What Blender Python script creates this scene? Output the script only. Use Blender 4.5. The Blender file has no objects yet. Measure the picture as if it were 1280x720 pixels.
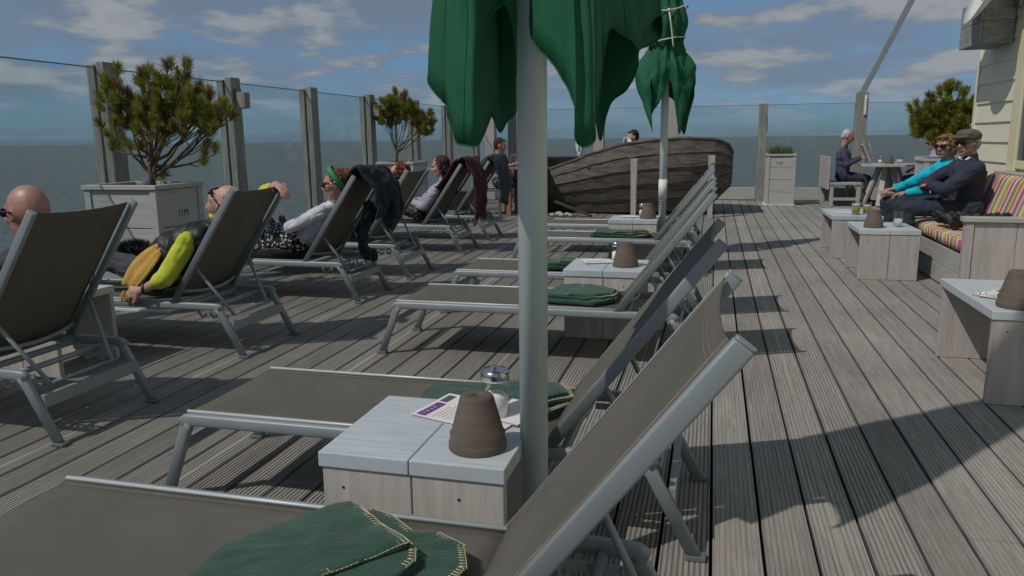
import bpy, bmesh, math, random
from mathutils import Vector, Matrix, noise
V=Vector
random.seed(7)
R=math.radians
SC=bpy.context.scene
COL=SC.collection
# ------------------------------------------------------------------ camera
cam_d=bpy.data.cameras.new('camera'); cam=bpy.data.objects.new('camera',cam_d); COL.objects.link(cam)
SC.camera=cam
cam_d.sensor_width=36; cam_d.lens=27.0; cam_d.clip_start=.05; cam_d.clip_end=60000
def set_cam():
    yaw=R(14.65); pitch=-math.atan(186/960.); roll=.012
    fw=V((-math.sin(yaw)*math.cos(pitch),math.cos(yaw)*math.cos(pitch),math.sin(pitch)))
    rt=V((math.cos(yaw),math.sin(yaw),0)); up=rt.cross(fw)
    c,s=math.cos(roll),math.sin(roll)
    r2=c*rt-s*up; u2=c*up+s*rt
    M=Matrix((r2,u2,-fw)).transposed().to_4x4(); M.translation=V((0,0,1.25)); cam.matrix_world=M
set_cam()
# ------------------------------------------------------------------ world
SUN=V((-.57,-.59,1)).normalized()
w=bpy.data.worlds.new('World'); SC.world=w; w.use_nodes=True
nt=w.node_tree; nt.nodes.clear()
def N(nt,t,**k):
    n=nt.nodes.new(t)
    for a,b in k.items(): setattr(n,a,b)
    return n
def L(nt,a,b): nt.links.new(a,b)
def build_world():
    out=N(nt,'ShaderNodeOutputWorld'); bg=N(nt,'ShaderNodeBackground'); bg.inputs[1].default_value=.063
    sky=N(nt,'ShaderNodeTexSky',sky_type='NISHITA'); sky.sun_disc=False
    sky.sun_elevation=math.asin(SUN.z); sky.sun_rotation=math.atan2(SUN.x,SUN.y)
    sky.air_density=1.0; sky.dust_density=.6; sky.ozone_density=2.0
    tc=N(nt,'ShaderNodeTexCoord'); sep=N(nt,'ShaderNodeSeparateXYZ'); L(nt,tc.outputs['Generated'],sep.inputs[0])
    def M(op,a,b=None,c=None):
        n=N(nt,'ShaderNodeMath',operation=op)
        for i,x in enumerate((a,b,c)):
            if x is None: continue
            if isinstance(x,(int,float)): n.inputs[i].default_value=x
            else: L(nt,x,n.inputs[i])
        return n.outputs[0]
    az=M('ARCTAN2',sep.outputs[0],sep.outputs[1]); el=M('ARCSINE',sep.outputs[2])
    # clouds flatten towards the horizon
    elv=M('MULTIPLY',M('LOGARITHM',M('ADD',M('MAXIMUM',el,0.0),.06),2.718),1.5)
    def noisef(sx,sy,off,scale,det,rough,dist=0):
        c=N(nt,'ShaderNodeCombineXYZ'); L(nt,M('MULTIPLY',az,sx),c.inputs[0]); L(nt,M('MULTIPLY',elv,sy),c.inputs[1]); c.inputs[2].default_value=off
        n=N(nt,'ShaderNodeTexNoise'); n.inputs['Scale'].default_value=scale; n.inputs['Detail'].default_value=det; n.inputs['Roughness'].default_value=rough
        n.inputs['Distortion'].default_value=dist
        L(nt,c.outputs[0],n.inputs['Vector']); return n.outputs[0]
    def ramp(x,a,b):
        n=N(nt,'ShaderNodeMapRange',interpolation_type='SMOOTHSTEP'); n.inputs[1].default_value=a; n.inputs[2].default_value=b; L(nt,x,n.inputs[0]); return n.outputs[0]
    n1=noisef(6.6,2.3,5.3,1.35,9,.53,.0)
    n2=noisef(4.2,1.5,9.7,1.1,5,.5)
    cov=ramp(n1,.43,.57)
    veil=M('MULTIPLY',ramp(n2,.34,.60),.72)
    hz=ramp(el,.015,.07)
    cov=M('MULTIPLY',M('MAXIMUM',cov,veil),M('ADD',M('MULTIPLY',hz,.78),.22))
    # shading of cloud body: thicker parts greyer, rims brighter
    body=ramp(n1,.47,.63)
    cc=N(nt,'ShaderNodeMix',data_type='RGBA'); L(nt,body,cc.inputs[0])
    cc.inputs[6].default_value=(2.15,2.65,3.35,1); cc.inputs[7].default_value=(4.0,4.4,4.8,1)
    skm=N(nt,'ShaderNodeMix',data_type='RGBA',blend_type='MULTIPLY'); skm.inputs[0].default_value=1; L(nt,sky.outputs[0],skm.inputs[6]); skm.inputs[7].default_value=(.62,.80,.90,1)
    # keep the hazy horizon from whitening
    g=N(nt,'ShaderNodeMix',data_type='RGBA'); L(nt,ramp(el,0,.25),g.inputs[0]); g.inputs[6].default_value=(.40,.62,1.0,1); g.inputs[7].default_value=(.70,.84,.92,1)
    L(nt,g.outputs[2],skm.inputs[7])
    mx=N(nt,'ShaderNodeMix',data_type='RGBA'); L(nt,cov,mx.inputs[0]); L(nt,skm.outputs[2],mx.inputs[6]); L(nt,cc.outputs[2],mx.inputs[7])
    L(nt,mx.outputs[2],bg.inputs[0]); L(nt,bg.outputs[0],out.inputs[0])
build_world()
sd=bpy.data.lights.new('sun','SUN'); sd.energy=2.05; sd.angle=R(.53); sd.color=(1,.94,.84)
so=bpy.data.objects.new('sun',sd); COL.objects.link(so); so.rotation_euler=(-SUN).to_track_quat('-Z','Y').to_euler()
SC.view_settings.view_transform='Standard'; SC.view_settings.look='None'; SC.view_settings.exposure=.20; SC.view_settings.gamma=1
SC.view_settings.use_curve_mapping=False
try: SC.cycles.transparent_max_bounces=16
except Exception: pass

# ------------------------------------------------------------------ materials
def newmat(name):
    m=bpy.data.materials.new(name); m.use_nodes=True; t=m.node_tree; t.nodes.clear()
    o=N(t,'ShaderNodeOutputMaterial'); p=N(t,'ShaderNodeBsdfPrincipled'); L(t,p.outputs[0],o.inputs[0]); return m,t,p
def rgba(c): return (c[0],c[1],c[2],1)
def mat(name,c,rough=.6,metal=0,var=.12,scale=8,stretch=(1,1,1),bump=0,bscale=None,c2=None,spec=.5,sheen=0,speck=0):
    """base colour varied by stretched noise, with bump"""
    m,t,p=newmat(name)
    tc=N(t,'ShaderNodeTexCoord'); mp=N(t,'ShaderNodeMapping'); mp.inputs['Scale'].default_value=stretch; L(t,tc.outputs['Object'],mp.inputs[0])
    n=N(t,'ShaderNodeTexNoise'); n.inputs['Scale'].default_value=scale; n.inputs['Detail'].default_value=6; L(t,mp.outputs[0],n.inputs['Vector'])
    r=N(t,'ShaderNodeMix',data_type='RGBA')
    mr=N(t,'ShaderNodeMapRange'); mr.inputs[1].default_value=.3; mr.inputs[2].default_value=.7; L(t,n.outputs[0],mr.inputs[0]); L(t,mr.outputs[0],r.inputs[0])
    a=c2 or tuple(x*(1-var) for x in c); b=c if c2 else tuple(min(1,x*(1+var)) for x in c)
    r.inputs[6].default_value=rgba(a); r.inputs[7].default_value=rgba(b)
    L(t,r.outputs[2],p.inputs['Base Color'])
    p.inputs['Roughness'].default_value=rough; p.inputs['Metallic'].default_value=metal
    p.inputs['Specular IOR Level'].default_value=spec
    if sheen: p.inputs['Sheen Weight'].default_value=sheen
    if bump:
        n2=N(t,'ShaderNodeTexNoise'); n2.inputs['Scale'].default_value=bscale or scale*4; n2.inputs['Detail'].default_value=5; L(t,mp.outputs[0],n2.inputs['Vector'])
        b=N(t,'ShaderNodeBump'); b.inputs['Strength'].default_value=bump; b.inputs['Distance'].default_value=.01; L(t,n2.outputs[0],b.inputs['Height']); L(t,b.outputs[0],p.inputs['Normal'])
    return m
M={}
M['alu']=mat('aluminium_paint',(.25,.29,.31),.42,.1,.06,5)
M['alud']=mat('aluminium_dark',(.16,.18,.19),.45,.3,.1,8)
M['pole']=mat('pole_paint',(.58,.67,.67),.42,0,.08,7,(1,1,.3),bump=.03,bscale=40)
M['white']=mat('white_paint',(.7,.71,.7),.5,0,.05,4)
M['top']=mat('table_top_paint',(.465,.52,.56),.5,0,.10,6,(1,12,1),bump=.12,bscale=7)
M['side']=mat('table_side_wood',(.47,.45,.41),.62,0,.14,5,(6,6,.6),bump=.16,bscale=9)
M['sidew']=mat('scaffold_wood',(.40,.375,.36),.65,0,.14,5,(6,6,.7),bump=.2,bscale=9)
M['planter']=mat('planter_paint',(.43,.43,.42),.62,0,.12,5,(.7,.7,6),bump=.15,bscale=8)
M['sidex']=mat('scaffold_wood_long',(.40,.395,.385),.65,0,.14,5,(.8,.8,6),bump=.2,bscale=9)
M['post']=mat('weathered_post',(.25,.25,.225),.8,0,.3,6,(7,7,.5),bump=.5,bscale=10)
M['screw']=mat('screw_head',(.05,.05,.05),.5,.6)
M['clay']=mat('clay_pot',(.115,.09,.073),.85,0,.2,10,(1,1,5),bump=.1,bscale=20)
M['green']=mat('umbrella_green',(.022,.15,.075),.7,0,.12,5,(2.5,2.5,.7),bump=.75,bscale=7,spec=.3)
M['blanket']=mat('fleece_green',(.012,.062,.040),.95,0,.18,14,bump=.35,bscale=90,sheen=.25)
M['stitch']=mat('stitch_yarn',(.50,.46,.28),.9,0,.1)
M['seam']=mat('seam_thread',(.24,.22,.17),.9)
M['keder']=mat('keder_edge',(.50,.54,.56),.4,.1,.04)
M['boxw']=mat('weathered_box_planks',(.27,.28,.27),.8,0,.3,6,(1,1,8),bump=.4,bscale=8)
M['rope']=mat('white_cord',(.6,.6,.55),.8)
M['trunk']=mat('pine_bark',(.12,.09,.065),.9,0,.35,20,bump=.6,bscale=60)
M['siding']=mat('siding_paint',(.74,.72,.57),.6,0,.05,3,(1,.5,6),bump=.06,bscale=8)
M['trim']=mat('trim_paint',(.70,.66,.44),.55,0,.04,3)
M['boat']=mat('boat_wood',(.150,.136,.112),.85,0,.5,4,(1.2,1.2,6),bump=.8,bscale=10,c2=(.050,.045,.037))
M['boatd']=mat('boat_wood_dark',(.05,.043,.035),.9,0,.4,8,(1,1,5),bump=.5)
M['teak']=mat('teak',(.30,.145,.075),.55,0,.2,6,(5,5,.7),bump=.15)
M['brownbox']=mat('brown_planks',(.13,.10,.08),.7,0,.25,6,(5,5,.7),bump=.2)
M['skin']=mat('skin',(.47,.285,.215),.55,0,.14,22,bump=.05,bscale=120)
M['skinr']=mat('skin_ruddy',(.39,.215,.165),.45,0,.16,16,bump=.05,bscale=120)
M['lips']=mat('lips',(.35,.12,.10),.5)
M['glass_dark']=mat('sunglass_lens',(.008,.008,.009),.12,0,0)
M['pinkframe']=mat('pink_frame',(.6,.05,.12),.3)
M['soil']=mat('soil',(.04,.03,.022),.95,0,.4,30,bump=.8)
M['paper']=mat('paper',(.72,.70,.72),.6,0,.04,6)
M['purple']=mat('print_purple',(.16,.05,.22),.5)
M['printd']=mat('print_dark',(.08,.08,.1),.5)
M['printg']=mat('print_green',(.02,.25,.13),.5)
M['chrome']=mat('chrome',(.6,.6,.6),.18,1,.05)
M['sugar']=mat('sugar',(.85,.85,.85),.9,0,.03,60,bump=.2)
M['beer']=mat('beer',(.45,.33,.03),.1,0,.1)
M['black']=mat('black_plastic',(.012,.012,.013),.4)
M['pvc']=mat('strap_white',(.5,.52,.48),.5)
M['board']=mat('deck_gap_shade_tone',(.03,.026,.022),.9)  # near-black colour stands in for the shade below the deck boards
M['glasswin']=mat('window_pane',(.05,.07,.09),.08,0,0)
M['tan']=mat('tan_leather',(.3,.18,.09),.6)
def cloth(name,c,bump=.4,bs=40,var=.2,rough=.9,c2=None,sheen=.0): return mat(name,c,rough,0,var,12,bump=bump,bscale=bs,c2=c2,sheen=sheen)

def fabric_mesh_mat():
    m,t,p=newmat('sling_fabric')
    tc=N(t,'ShaderNodeTexCoord'); w1=N(t,'ShaderNodeTexNoise'); w1.inputs['Scale'].default_value=4; w1.inputs['Detail'].default_value=8; w1.inputs['Roughness'].default_value=.65; L(t,tc.outputs['Object'],w1.inputs['Vector'])
    mx=N(t,'ShaderNodeMix',data_type='RGBA'); L(t,w1.outputs[0],mx.inputs[0]); mx.inputs[6].default_value=(.100,.095,.080,1); mx.inputs[7].default_value=(.165,.156,.130,1)
    L(t,mx.outputs[2],p.inputs['Base Color']); p.inputs['Roughness'].default_value=.72; p.inputs['Specular IOR Level'].default_value=.35
    ck=N(t,'ShaderNodeTexChecker'); ck.inputs['Scale'].default_value=700; L(t,tc.outputs['Object'],ck.inputs[0])
    b=N(t,'ShaderNodeBump'); b.inputs['Strength'].default_value=.25; b.inputs['Distance'].default_value=.001; L(t,ck.outputs[1],b.inputs['Height']); L(t,b.outputs[0],p.inputs['Normal'])
    # woven open mesh lets a little light through
    o=[n for n in t.nodes if n.type=='OUTPUT_MATERIAL'][0]
    tr=N(t,'ShaderNodeBsdfTranslucent'); tr.inputs[0].default_value=(.10,.09,.06,1); ms=N(t,'ShaderNodeMixShader'); ms.inputs[0].default_value=.12
    L(t,p.outputs[0],ms.inputs[1]); L(t,tr.outputs[0],ms.inputs[2]); L(t,ms.outputs[0],o.inputs[0])
    return m
M['sling']=fabric_mesh_mat()
def translucent(m,amt,col):
    t=m.node_tree; o=[n for n in t.nodes if n.type=='OUTPUT_MATERIAL'][0]; p=[n for n in t.nodes if n.type=='BSDF_PRINCIPLED'][0]
    tr=N(t,'ShaderNodeBsdfTranslucent'); tr.inputs[0].default_value=rgba(col); ms=N(t,'ShaderNodeMixShader'); ms.inputs[0].default_value=amt
    L(t,p.outputs[0],ms.inputs[1]); L(t,tr.outputs[0],ms.inputs[2]); L(t,ms.outputs[0],o.inputs[0])
translucent(M['green'],.28,(.02,.22,.08))
def glass_mat(name,tint,refl=.5,fr=1.45):
    m=bpy.data.materials.new(name); m.use_nodes=True; t=m.node_tree; t.nodes.clear()
    o=N(t,'ShaderNodeOutputMaterial'); tr=N(t,'ShaderNodeBsdfTransparent'); tr.inputs[0].default_value=rgba(tint)
    gl=N(t,'ShaderNodeBsdfGlossy'); gl.inputs['Roughness'].default_value=.02; f=N(t,'ShaderNodeLayerWeight'); f.inputs[0].default_value=.5
    pw=N(t,'ShaderNodeMath',operation='POWER'); L(t,f.outputs['Facing'],pw.inputs[0]); pw.inputs[1].default_value=4.0
    mm=N(t,'ShaderNodeMath',operation='MULTIPLY_ADD'); L(t,pw.outputs[0],mm.inputs[0]); mm.inputs[1].default_value=refl; mm.inputs[2].default_value=.03*refl*2
    ms=N(t,'ShaderNodeMixShader'); L(t,mm.outputs[0],ms.inputs[0]); L(t,tr.outputs[0],ms.inputs[1]); L(t,gl.outputs[0],ms.inputs[2]); L(t,ms.outputs[0],o.inputs[0])
    return m
M['glass']=glass_mat('salt_hazed_glass',(.905,.95,.955),.30)
def salt_glass():   # windscreens: faint salt film with vertical run marks
    m=M['glass']; t=m.node_tree; o=[n for n in t.nodes if n.type=='OUTPUT_MATERIAL'][0]; src=o.inputs[0].links[0].from_socket
    d=N(t,'ShaderNodeBsdfDiffuse'); d.inputs[0].default_value=(.5,.55,.53,1)
    tc=N(t,'ShaderNodeTexCoord'); mp=N(t,'ShaderNodeMapping'); mp.inputs['Scale'].default_value=(6,6,.7); L(t,tc.outputs['Object'],mp.inputs[0])
    n=N(t,'ShaderNodeTexNoise'); n.inputs['Scale'].default_value=1.6; n.inputs['Detail'].default_value=5; L(t,mp.outputs[0],n.inputs['Vector'])
    r=N(t,'ShaderNodeMapRange'); r.inputs[1].default_value=.45; r.inputs[2].default_value=.8; r.inputs[3].default_value=.006; r.inputs[4].default_value=.035; L(t,n.outputs[0],r.inputs[0])
    ms=N(t,'ShaderNodeMixShader'); L(t,r.outputs[0],ms.inputs[0]); L(t,src,ms.inputs[1]); L(t,d.outputs[0],ms.inputs[2]); L(t,ms.outputs[0],o.inputs[0])
salt_glass()
M['tumbler']=glass_mat('clear_tumbler_glass',(.93,.95,.95),.6)

def deck_mat():
    m,t,p=newmat('weathered_decking')
    tc=N(t,'ShaderNodeTexCoord'); sep=N(t,'ShaderNodeSeparateXYZ'); L(t,tc.outputs['Object'],sep.inputs[0])
    def Mt(op,a,b=None):
        n=N(t,'ShaderNodeMath',operation=op)
        for i,x in enumerate((a,b)):
            if x is None: continue
            if isinstance(x,(int,float)): n.inputs[i].default_value=x
            else: L(t,x,n.inputs[i])
        return n.outputs[0]
    idx=Mt('FLOOR',Mt('DIVIDE',Mt('SUBTRACT',sep.outputs[0],.034),.156))
    wn=N(t,'ShaderNodeTexWhiteNoise',noise_dimensions='1D'); L(t,idx,wn.inputs['W'])
    # grain stretched along the board, offset per board
    cb=N(t,'ShaderNodeCombineXYZ'); L(t,Mt('MULTIPLY',sep.outputs[0],70),cb.inputs[0]); L(t,Mt('ADD',Mt('MULTIPLY',sep.outputs[1],2.2),Mt('MULTIPLY',wn.outputs[0],40)),cb.inputs[1]); cb.inputs[2].default_value=0
    g=N(t,'ShaderNodeTexNoise'); g.inputs['Scale'].default_value=1; g.inputs['Detail'].default_value=8; g.inputs['Roughness'].default_value=.68; g.inputs['Distortion'].default_value=.6; L(t,cb.outputs[0],g.inputs['Vector'])
    cb2=N(t,'ShaderNodeCombineXYZ'); L(t,Mt('MULTIPLY',sep.outputs[0],260),cb2.inputs[0]); L(t,Mt('MULTIPLY',sep.outputs[1],9),cb2.inputs[1])
    g2=N(t,'ShaderNodeTexNoise'); g2.inputs['Scale'].default_value=1; g2.inputs['Detail'].default_value=3; L(t,cb2.outputs[0],g2.inputs['Vector'])
    big=N(t,'ShaderNodeTexNoise'); big.inputs['Scale'].default_value=1.1; big.inputs['Detail'].default_value=5; L(t,tc.outputs['Object'],big.inputs['Vector'])
    cr=N(t,'ShaderNodeValToRGB'); cr.color_ramp.elements[0].position=.28; cr.color_ramp.elements[0].color=(.185,.172,.155,1); cr.color_ramp.elements[1].position=.72; cr.color_ramp.elements[1].color=(.43,.42,.39,1)
    v=Mt('ADD',Mt('MULTIPLY',g.outputs[0],.62),Mt('MULTIPLY',g2.outputs[0],.38)); L(t,v,cr.inputs[0])
    tone=Mt('ADD',.80,Mt('ADD',Mt('MULTIPLY',wn.outputs[0],.22),Mt('MULTIPLY',Mt('SUBTRACT',big.outputs[0],.5),.7)))
    mu=N(t,'ShaderNodeMix',data_type='RGBA',blend_type='MULTIPLY'); mu.inputs[0].default_value=1; L(t,cr.outputs[0],mu.inputs[6])
    cc=N(t,'ShaderNodeCombineColor'); L(t,tone,cc.inputs[0]); L(t,tone,cc.inputs[1]); L(t,tone,cc.inputs[2]); L(t,cc.outputs[0],mu.inputs[7])
    # dirt and algae lying in the milled grooves
    dr=N(t,'ShaderNodeMapRange'); dr.inputs[1].default_value=-.0006; dr.inputs[2].default_value=-.0028; dr.inputs[3].default_value=0; dr.inputs[4].default_value=.6; L(t,sep.outputs[2],dr.inputs[0])
    d=N(t,'ShaderNodeMix',data_type='RGBA'); L(t,dr.outputs[0],d.inputs[0]); L(t,mu.outputs[2],d.inputs[6]); d.inputs[7].default_value=(.04,.038,.03,1)
    L(t,d.outputs[2],p.inputs['Base Color']); p.inputs['Roughness'].default_value=.82; p.inputs['Specular IOR Level'].default_value=.25
    b=N(t,'ShaderNodeBump'); b.inputs['Strength'].default_value=.55; b.inputs['Distance'].default_value=.003; L(t,v,b.inputs['Height']); L(t,b.outputs[0],p.inputs['Normal'])
    return m
def sea_mat():
    m,t,p=newmat('sea_water')
    tc=N(t,'ShaderNodeTexCoord'); mp=N(t,'ShaderNodeMapping'); mp.inputs['Scale'].default_value=(.5,1,1); mp.inputs['Rotation'].default_value=(0,0,.5); L(t,tc.outputs['Object'],mp.inputs[0])
    n=N(t,'ShaderNodeTexNoise'); n.inputs['Scale'].default_value=.9; n.inputs['Detail'].default_value=7; n.inputs['Roughness'].default_value=.6; L(t,mp.outputs[0],n.inputs['Vector'])
    n2=N(t,'ShaderNodeTexNoise'); n2.inputs['Scale'].default_value=.035; n2.inputs['Detail'].default_value=9; n2.inputs['Roughness'].default_value=.7; L(t,mp.outputs[0],n2.inputs['Vector'])
    mx=N(t,'ShaderNodeMix',data_type='RGBA'); L(t,n2.outputs[0],mx.inputs[0]); mx.inputs[6].default_value=(.100,.124,.126,1); mx.inputs[7].default_value=(.165,.190,.186,1); L(t,mx.outputs[2],p.inputs['Base Color'])
    p.inputs['Roughness'].default_value=.45; p.inputs['IOR'].default_value=1.33; p.inputs['Specular IOR Level'].default_value=.3
    b=N(t,'ShaderNodeBump'); b.inputs['Strength'].default_value=.9; b.inputs['Distance'].default_value=1.2; L(t,n.outputs[0],b.inputs['Height']); L(t,b.outputs[0],p.inputs['Normal'])
    return m
def stripe_mat():
    m,t,p=newmat('striped_cushion_fabric')
    tc=N(t,'ShaderNodeTexCoord'); sep=N(t,'ShaderNodeSeparateXYZ'); L(t,tc.outputs['Object'],sep.inputs[0])
    mm=N(t,'ShaderNodeMath',operation='MULTIPLY'); mm.inputs[1].default_value=1/.60; L(t,sep.outputs[1],mm.inputs[0])
    fr=N(t,'ShaderNodeMath',operation='FRACT'); L(t,mm.outputs[0],fr.inputs[0])
    cr=N(t,'ShaderNodeValToRGB'); cr.color_ramp.interpolation='CONSTANT'
    cols=[(0,(.42,.08,.33)),(.10,(.55,.52,.36)),(.17,(.56,.19,.07)),(.27,(.55,.52,.36)),(.32,(.23,.24,.08)),(.43,(.60,.57,.42)),(.50,(.42,.08,.33)),(.58,(.55,.52,.36)),(.64,(.56,.22,.08)),(.70,(.50,.46,.14)),(.77,(.60,.57,.42)),(.84,(.27,.27,.10)),(.93,(.55,.52,.36))]
    el=cr.color_ramp.elements
    el[0].position=0; el[0].color=rgba(cols[0][1]); el[1].position=cols[1][0]; el[1].color=rgba(cols[1][1])
    for a,c in cols[2:]: e=el.new(a); e.color=rgba(c)
    L(t,fr.outputs[0],cr.inputs[0]); L(t,cr.outputs[0],p.inputs['Base Color']); p.inputs['Roughness'].default_value=.9
    n=N(t,'ShaderNodeTexNoise'); n.inputs['Scale'].default_value=9; L(t,tc.outputs['Object'],n.inputs['Vector']); b=N(t,'ShaderNodeBump'); b.inputs['Strength'].default_value=.3; b.inputs['Distance'].default_value=.02; L(t,n.outputs[0],b.inputs['Height']); L(t,b.outputs[0],p.inputs['Normal'])
    return m
M['deck']=deck_mat(); M['sea']=sea_mat(); M['stripe']=stripe_mat()
def needle_mat(name,a,b,c):
    m,t,p=newmat(name)
    ge=N(t,'ShaderNodeNewGeometry'); cr=N(t,'ShaderNodeValToRGB'); cr.color_ramp.elements[0].color=rgba(a); cr.color_ramp.elements[1].color=rgba(c); e=cr.color_ramp.elements.new(.6); e.color=rgba(b)
    L(t,ge.outputs['Random Per Island'],cr.inputs[0]); L(t,cr.outputs[0],p.inputs['Base Color']); p.inputs['Roughness'].default_value=.55; p.inputs['Specular IOR Level'].default_value=.3
    o=[n for n in t.nodes if n.type=='OUTPUT_MATERIAL'][0]; tr=N(t,'ShaderNodeBsdfTranslucent'); L(t,cr.outputs[0],tr.inputs[0]); ms=N(t,'ShaderNodeMixShader'); ms.inputs[0].default_value=.3
    L(t,p.outputs[0],ms.inputs[1]); L(t,tr.outputs[0],ms.inputs[2]); L(t,ms.outputs[0],o.inputs[0])
    return m
M['needle']=needle_mat('pine_needles',(.13,.18,.03),(.29,.31,.05),(.42,.37,.08))
M['needle_brown']=needle_mat('pine_needles_browned',(.12,.10,.03),(.22,.15,.05),(.26,.20,.06))
M['grass']=needle_mat('planter_grass',(.06,.11,.02),(.13,.19,.04),(.22,.25,.08))

# ------------------------------------------------------------------ mesh helpers
class MB:
    def __init__(s): s.v=[]; s.f=[]; s.sm=[]; s.mi=[]
    def add(s,vs,fs,smooth=False,mi=0):
        o=len(s.v); s.v+= [tuple(v) for v in vs]; s.f+=[tuple(i+o for i in f) for f in fs]; s.sm+=[smooth]*len(fs); s.mi+=[mi]*len(fs); return s
    def box(s,x0,x1,y0,y1,z0,z1,mi=0,mtx=None):
        vs=[V((x,y,z)) for x in(x0,x1) for y in(y0,y1) for z in(z0,z1)]
        if mtx: vs=[mtx@v for v in vs]
        return s.add(vs,[(0,1,3,2),(4,6,7,5),(0,4,5,1),(2,3,7,6),(0,2,6,4),(1,5,7,3)],False,mi)
    def bar(s,a,b,w,h,up=(0,0,1),mi=0):
        """rectangular bar from a to b, w across, h along up"""
        a=V(a);b=V(b); d=(b-a); l=d.length; d=d.normalized(); u=V(up); sd_=d.cross(u).normalized(); u=sd_.cross(d)
        m=Matrix((d,sd_,u)).transposed().to_4x4(); m.translation=a
        return s.box(0,l,-w/2,w/2,-h/2,h/2,mi,m)
    def tube(s,path,r,seg=10,mi=0,rx=None,caps=True,up=(0,0,1),smooth=True,pw=1.0):
        """sweep; r may be list; rx = ratio of side radius to up radius"""
        P=[V(p) for p in path]; n=len(P); rr=r if isinstance(r,(list,tuple)) else [r]*n; ratio=rx or 1
        vs=[]; prev=None
        for i,p in enumerate(P):
            if i==0: d=P[1]-P[0]
            elif i==n-1: d=P[-1]-P[-2]
            else: d=(P[i]-P[i-1]).normalized()+(P[i+1]-P[i]).normalized()
            if d.length<1e-9: d=V((0,0,1))
            d=d.normalized(); u=V(up) if prev is None else prev
            u=u-d*u.dot(d)
            if u.length<1e-3: u=V((1,0,0))-d*d.x
            u.normalize(); sd_=d.cross(u); prev=u
            k=1.0
            if 0<i<n-1:
                c=(P[i]-P[i-1]).normalized().dot((P[i+1]-P[i]).normalized()); k=1/max(.5,math.sqrt(max(.0,(1+c)/2)))
            for j in range(seg):
                a=2*math.pi*j/seg; ca,sa=math.cos(a),math.sin(a)
                if pw!=1: ca=math.copysign(abs(ca)**pw,ca); sa=math.copysign(abs(sa)**pw,sa)
                vs.append(p+u*ca*rr[i]*(k if abs(u.dot((P[min(i+1,n-1)]-P[max(i-1,0)]).normalized()))<2 else 1)+sd_*sa*rr[i]*ratio)
        fs=[]
        for i in range(n-1):
            for j in range(seg):
                a=i*seg+j;b=i*seg+(j+1)%seg; fs.append((a,b,b+seg,a+seg))
        s.add(vs,fs,smooth,mi)
        if caps:
            o=len(s.v)-len(vs)
            s.f.append(tuple(o+j for j in range(seg))[::-1]); s.sm.append(False); s.mi.append(mi)
            s.f.append(tuple(o+(n-1)*seg+j for j in range(seg))); s.sm.append(False); s.mi.append(mi)
        return s
    def lathe(s,prof,seg=32,c=(0,0,0),mi=0,axis=None,smooth=True):
        c=V(c); vs=[]
        q=V((0,0,1)).rotation_difference(V(axis)).to_matrix() if axis else Matrix.Identity(3)
        for r,z in prof:
            for j in range(seg):
                a=2*math.pi*j/seg; vs.append(c+q@V((r*math.cos(a),r*math.sin(a),z)))
        fs=[]
        for i in range(len(prof)-1):
            for j in range(seg):
                a=i*seg+j;b=i*seg+(j+1)%seg; fs.append((a,b,b+seg,a+seg))
        return s.add(vs,fs,smooth,mi)
    def ell(s,c,rad,axes=None,seg=16,rings=10,mi=0):
        c=V(c); ax=axes or (V((1,0,0)),V((0,1,0)),V((0,0,1)))
        vs=[c+ax[2]*rad[2]]
        for i in range(1,rings):
            t=math.pi*i/rings
            for j in range(seg):
                a=2*math.pi*j/seg; vs.append(c+ax[0]*rad[0]*math.sin(t)*math.cos(a)+ax[1]*rad[1]*math.sin(t)*math.sin(a)+ax[2]*rad[2]*math.cos(t))
        vs.append(c-ax[2]*rad[2]); fs=[]
        for j in range(seg): fs.append((0,1+j,1+(j+1)%seg))
        for i in range(rings-2):
            for j in range(seg):
                a=1+i*seg+j;b=1+i*seg+(j+1)%seg; fs.append((a,a+seg,b+seg,b))
        e=len(vs)-1
        for j in range(seg): fs.append((e,1+(rings-2)*seg+(j+1)%seg,1+(rings-2)*seg+j))
        return s.add(vs,fs,True,mi)
    def cap(s,a,b,ra,rb,seg=12):
        """tapered capsule"""
        a=V(a);b=V(b); d=b-a
        if d.length<1e-5: return s.ell(a,(ra,)*3,seg=seg,rings=8)
        d.normalize(); u=d.orthogonal().normalized(); w_=d.cross(u); prof=[]
        for i in range(6): t=math.pi/2*(1-i/5); prof.append((a-d*ra*math.sin(t),ra*math.cos(t)))
        for i in range(6): t=math.pi/2*i/5; prof.append((b+d*rb*math.sin(t),rb*math.cos(t)))
        vs=[];fs=[]
        for c,r in prof:
            r=max(r,1e-4)
            for j in range(seg): t=2*math.pi*j/seg; vs.append(c+u*r*math.cos(t)+w_*r*math.sin(t))
        for i in range(len(prof)-1):
            for j in range(seg): x=i*seg+j;y=i*seg+(j+1)%seg; fs.append((x,y,y+seg,x+seg))
        fs.append(tuple(range(seg))[::-1]); k=(len(prof)-1)*seg; fs.append(tuple(k+j for j in range(seg)))
        return s.add(vs,fs,True)
    def mesh(s,name,mats,recalc=True):
        me=bpy.data.meshes.new(name); me.from_pydata(s.v,[],s.f)
        me.polygons.foreach_set('use_smooth',s.sm); me.polygons.foreach_set('material_index',s.mi)
        for m in (mats if isinstance(mats,(list,tuple)) else [mats]): me.materials.append(m)
        if recalc:
            bm=bmesh.new(); bm.from_mesh(me); bmesh.ops.recalc_face_normals(bm,faces=bm.faces); bm.to_mesh(me); bm.free()
        me.update(); return me
def mkobj(name,me,parent=None,loc=None,label=None):
    o=bpy.data.objects.new(name,me); COL.objects.link(o)
    if parent: o.parent=parent
    if loc is not None: o.location=loc
    if label: o['label']=label
    return o
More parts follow.
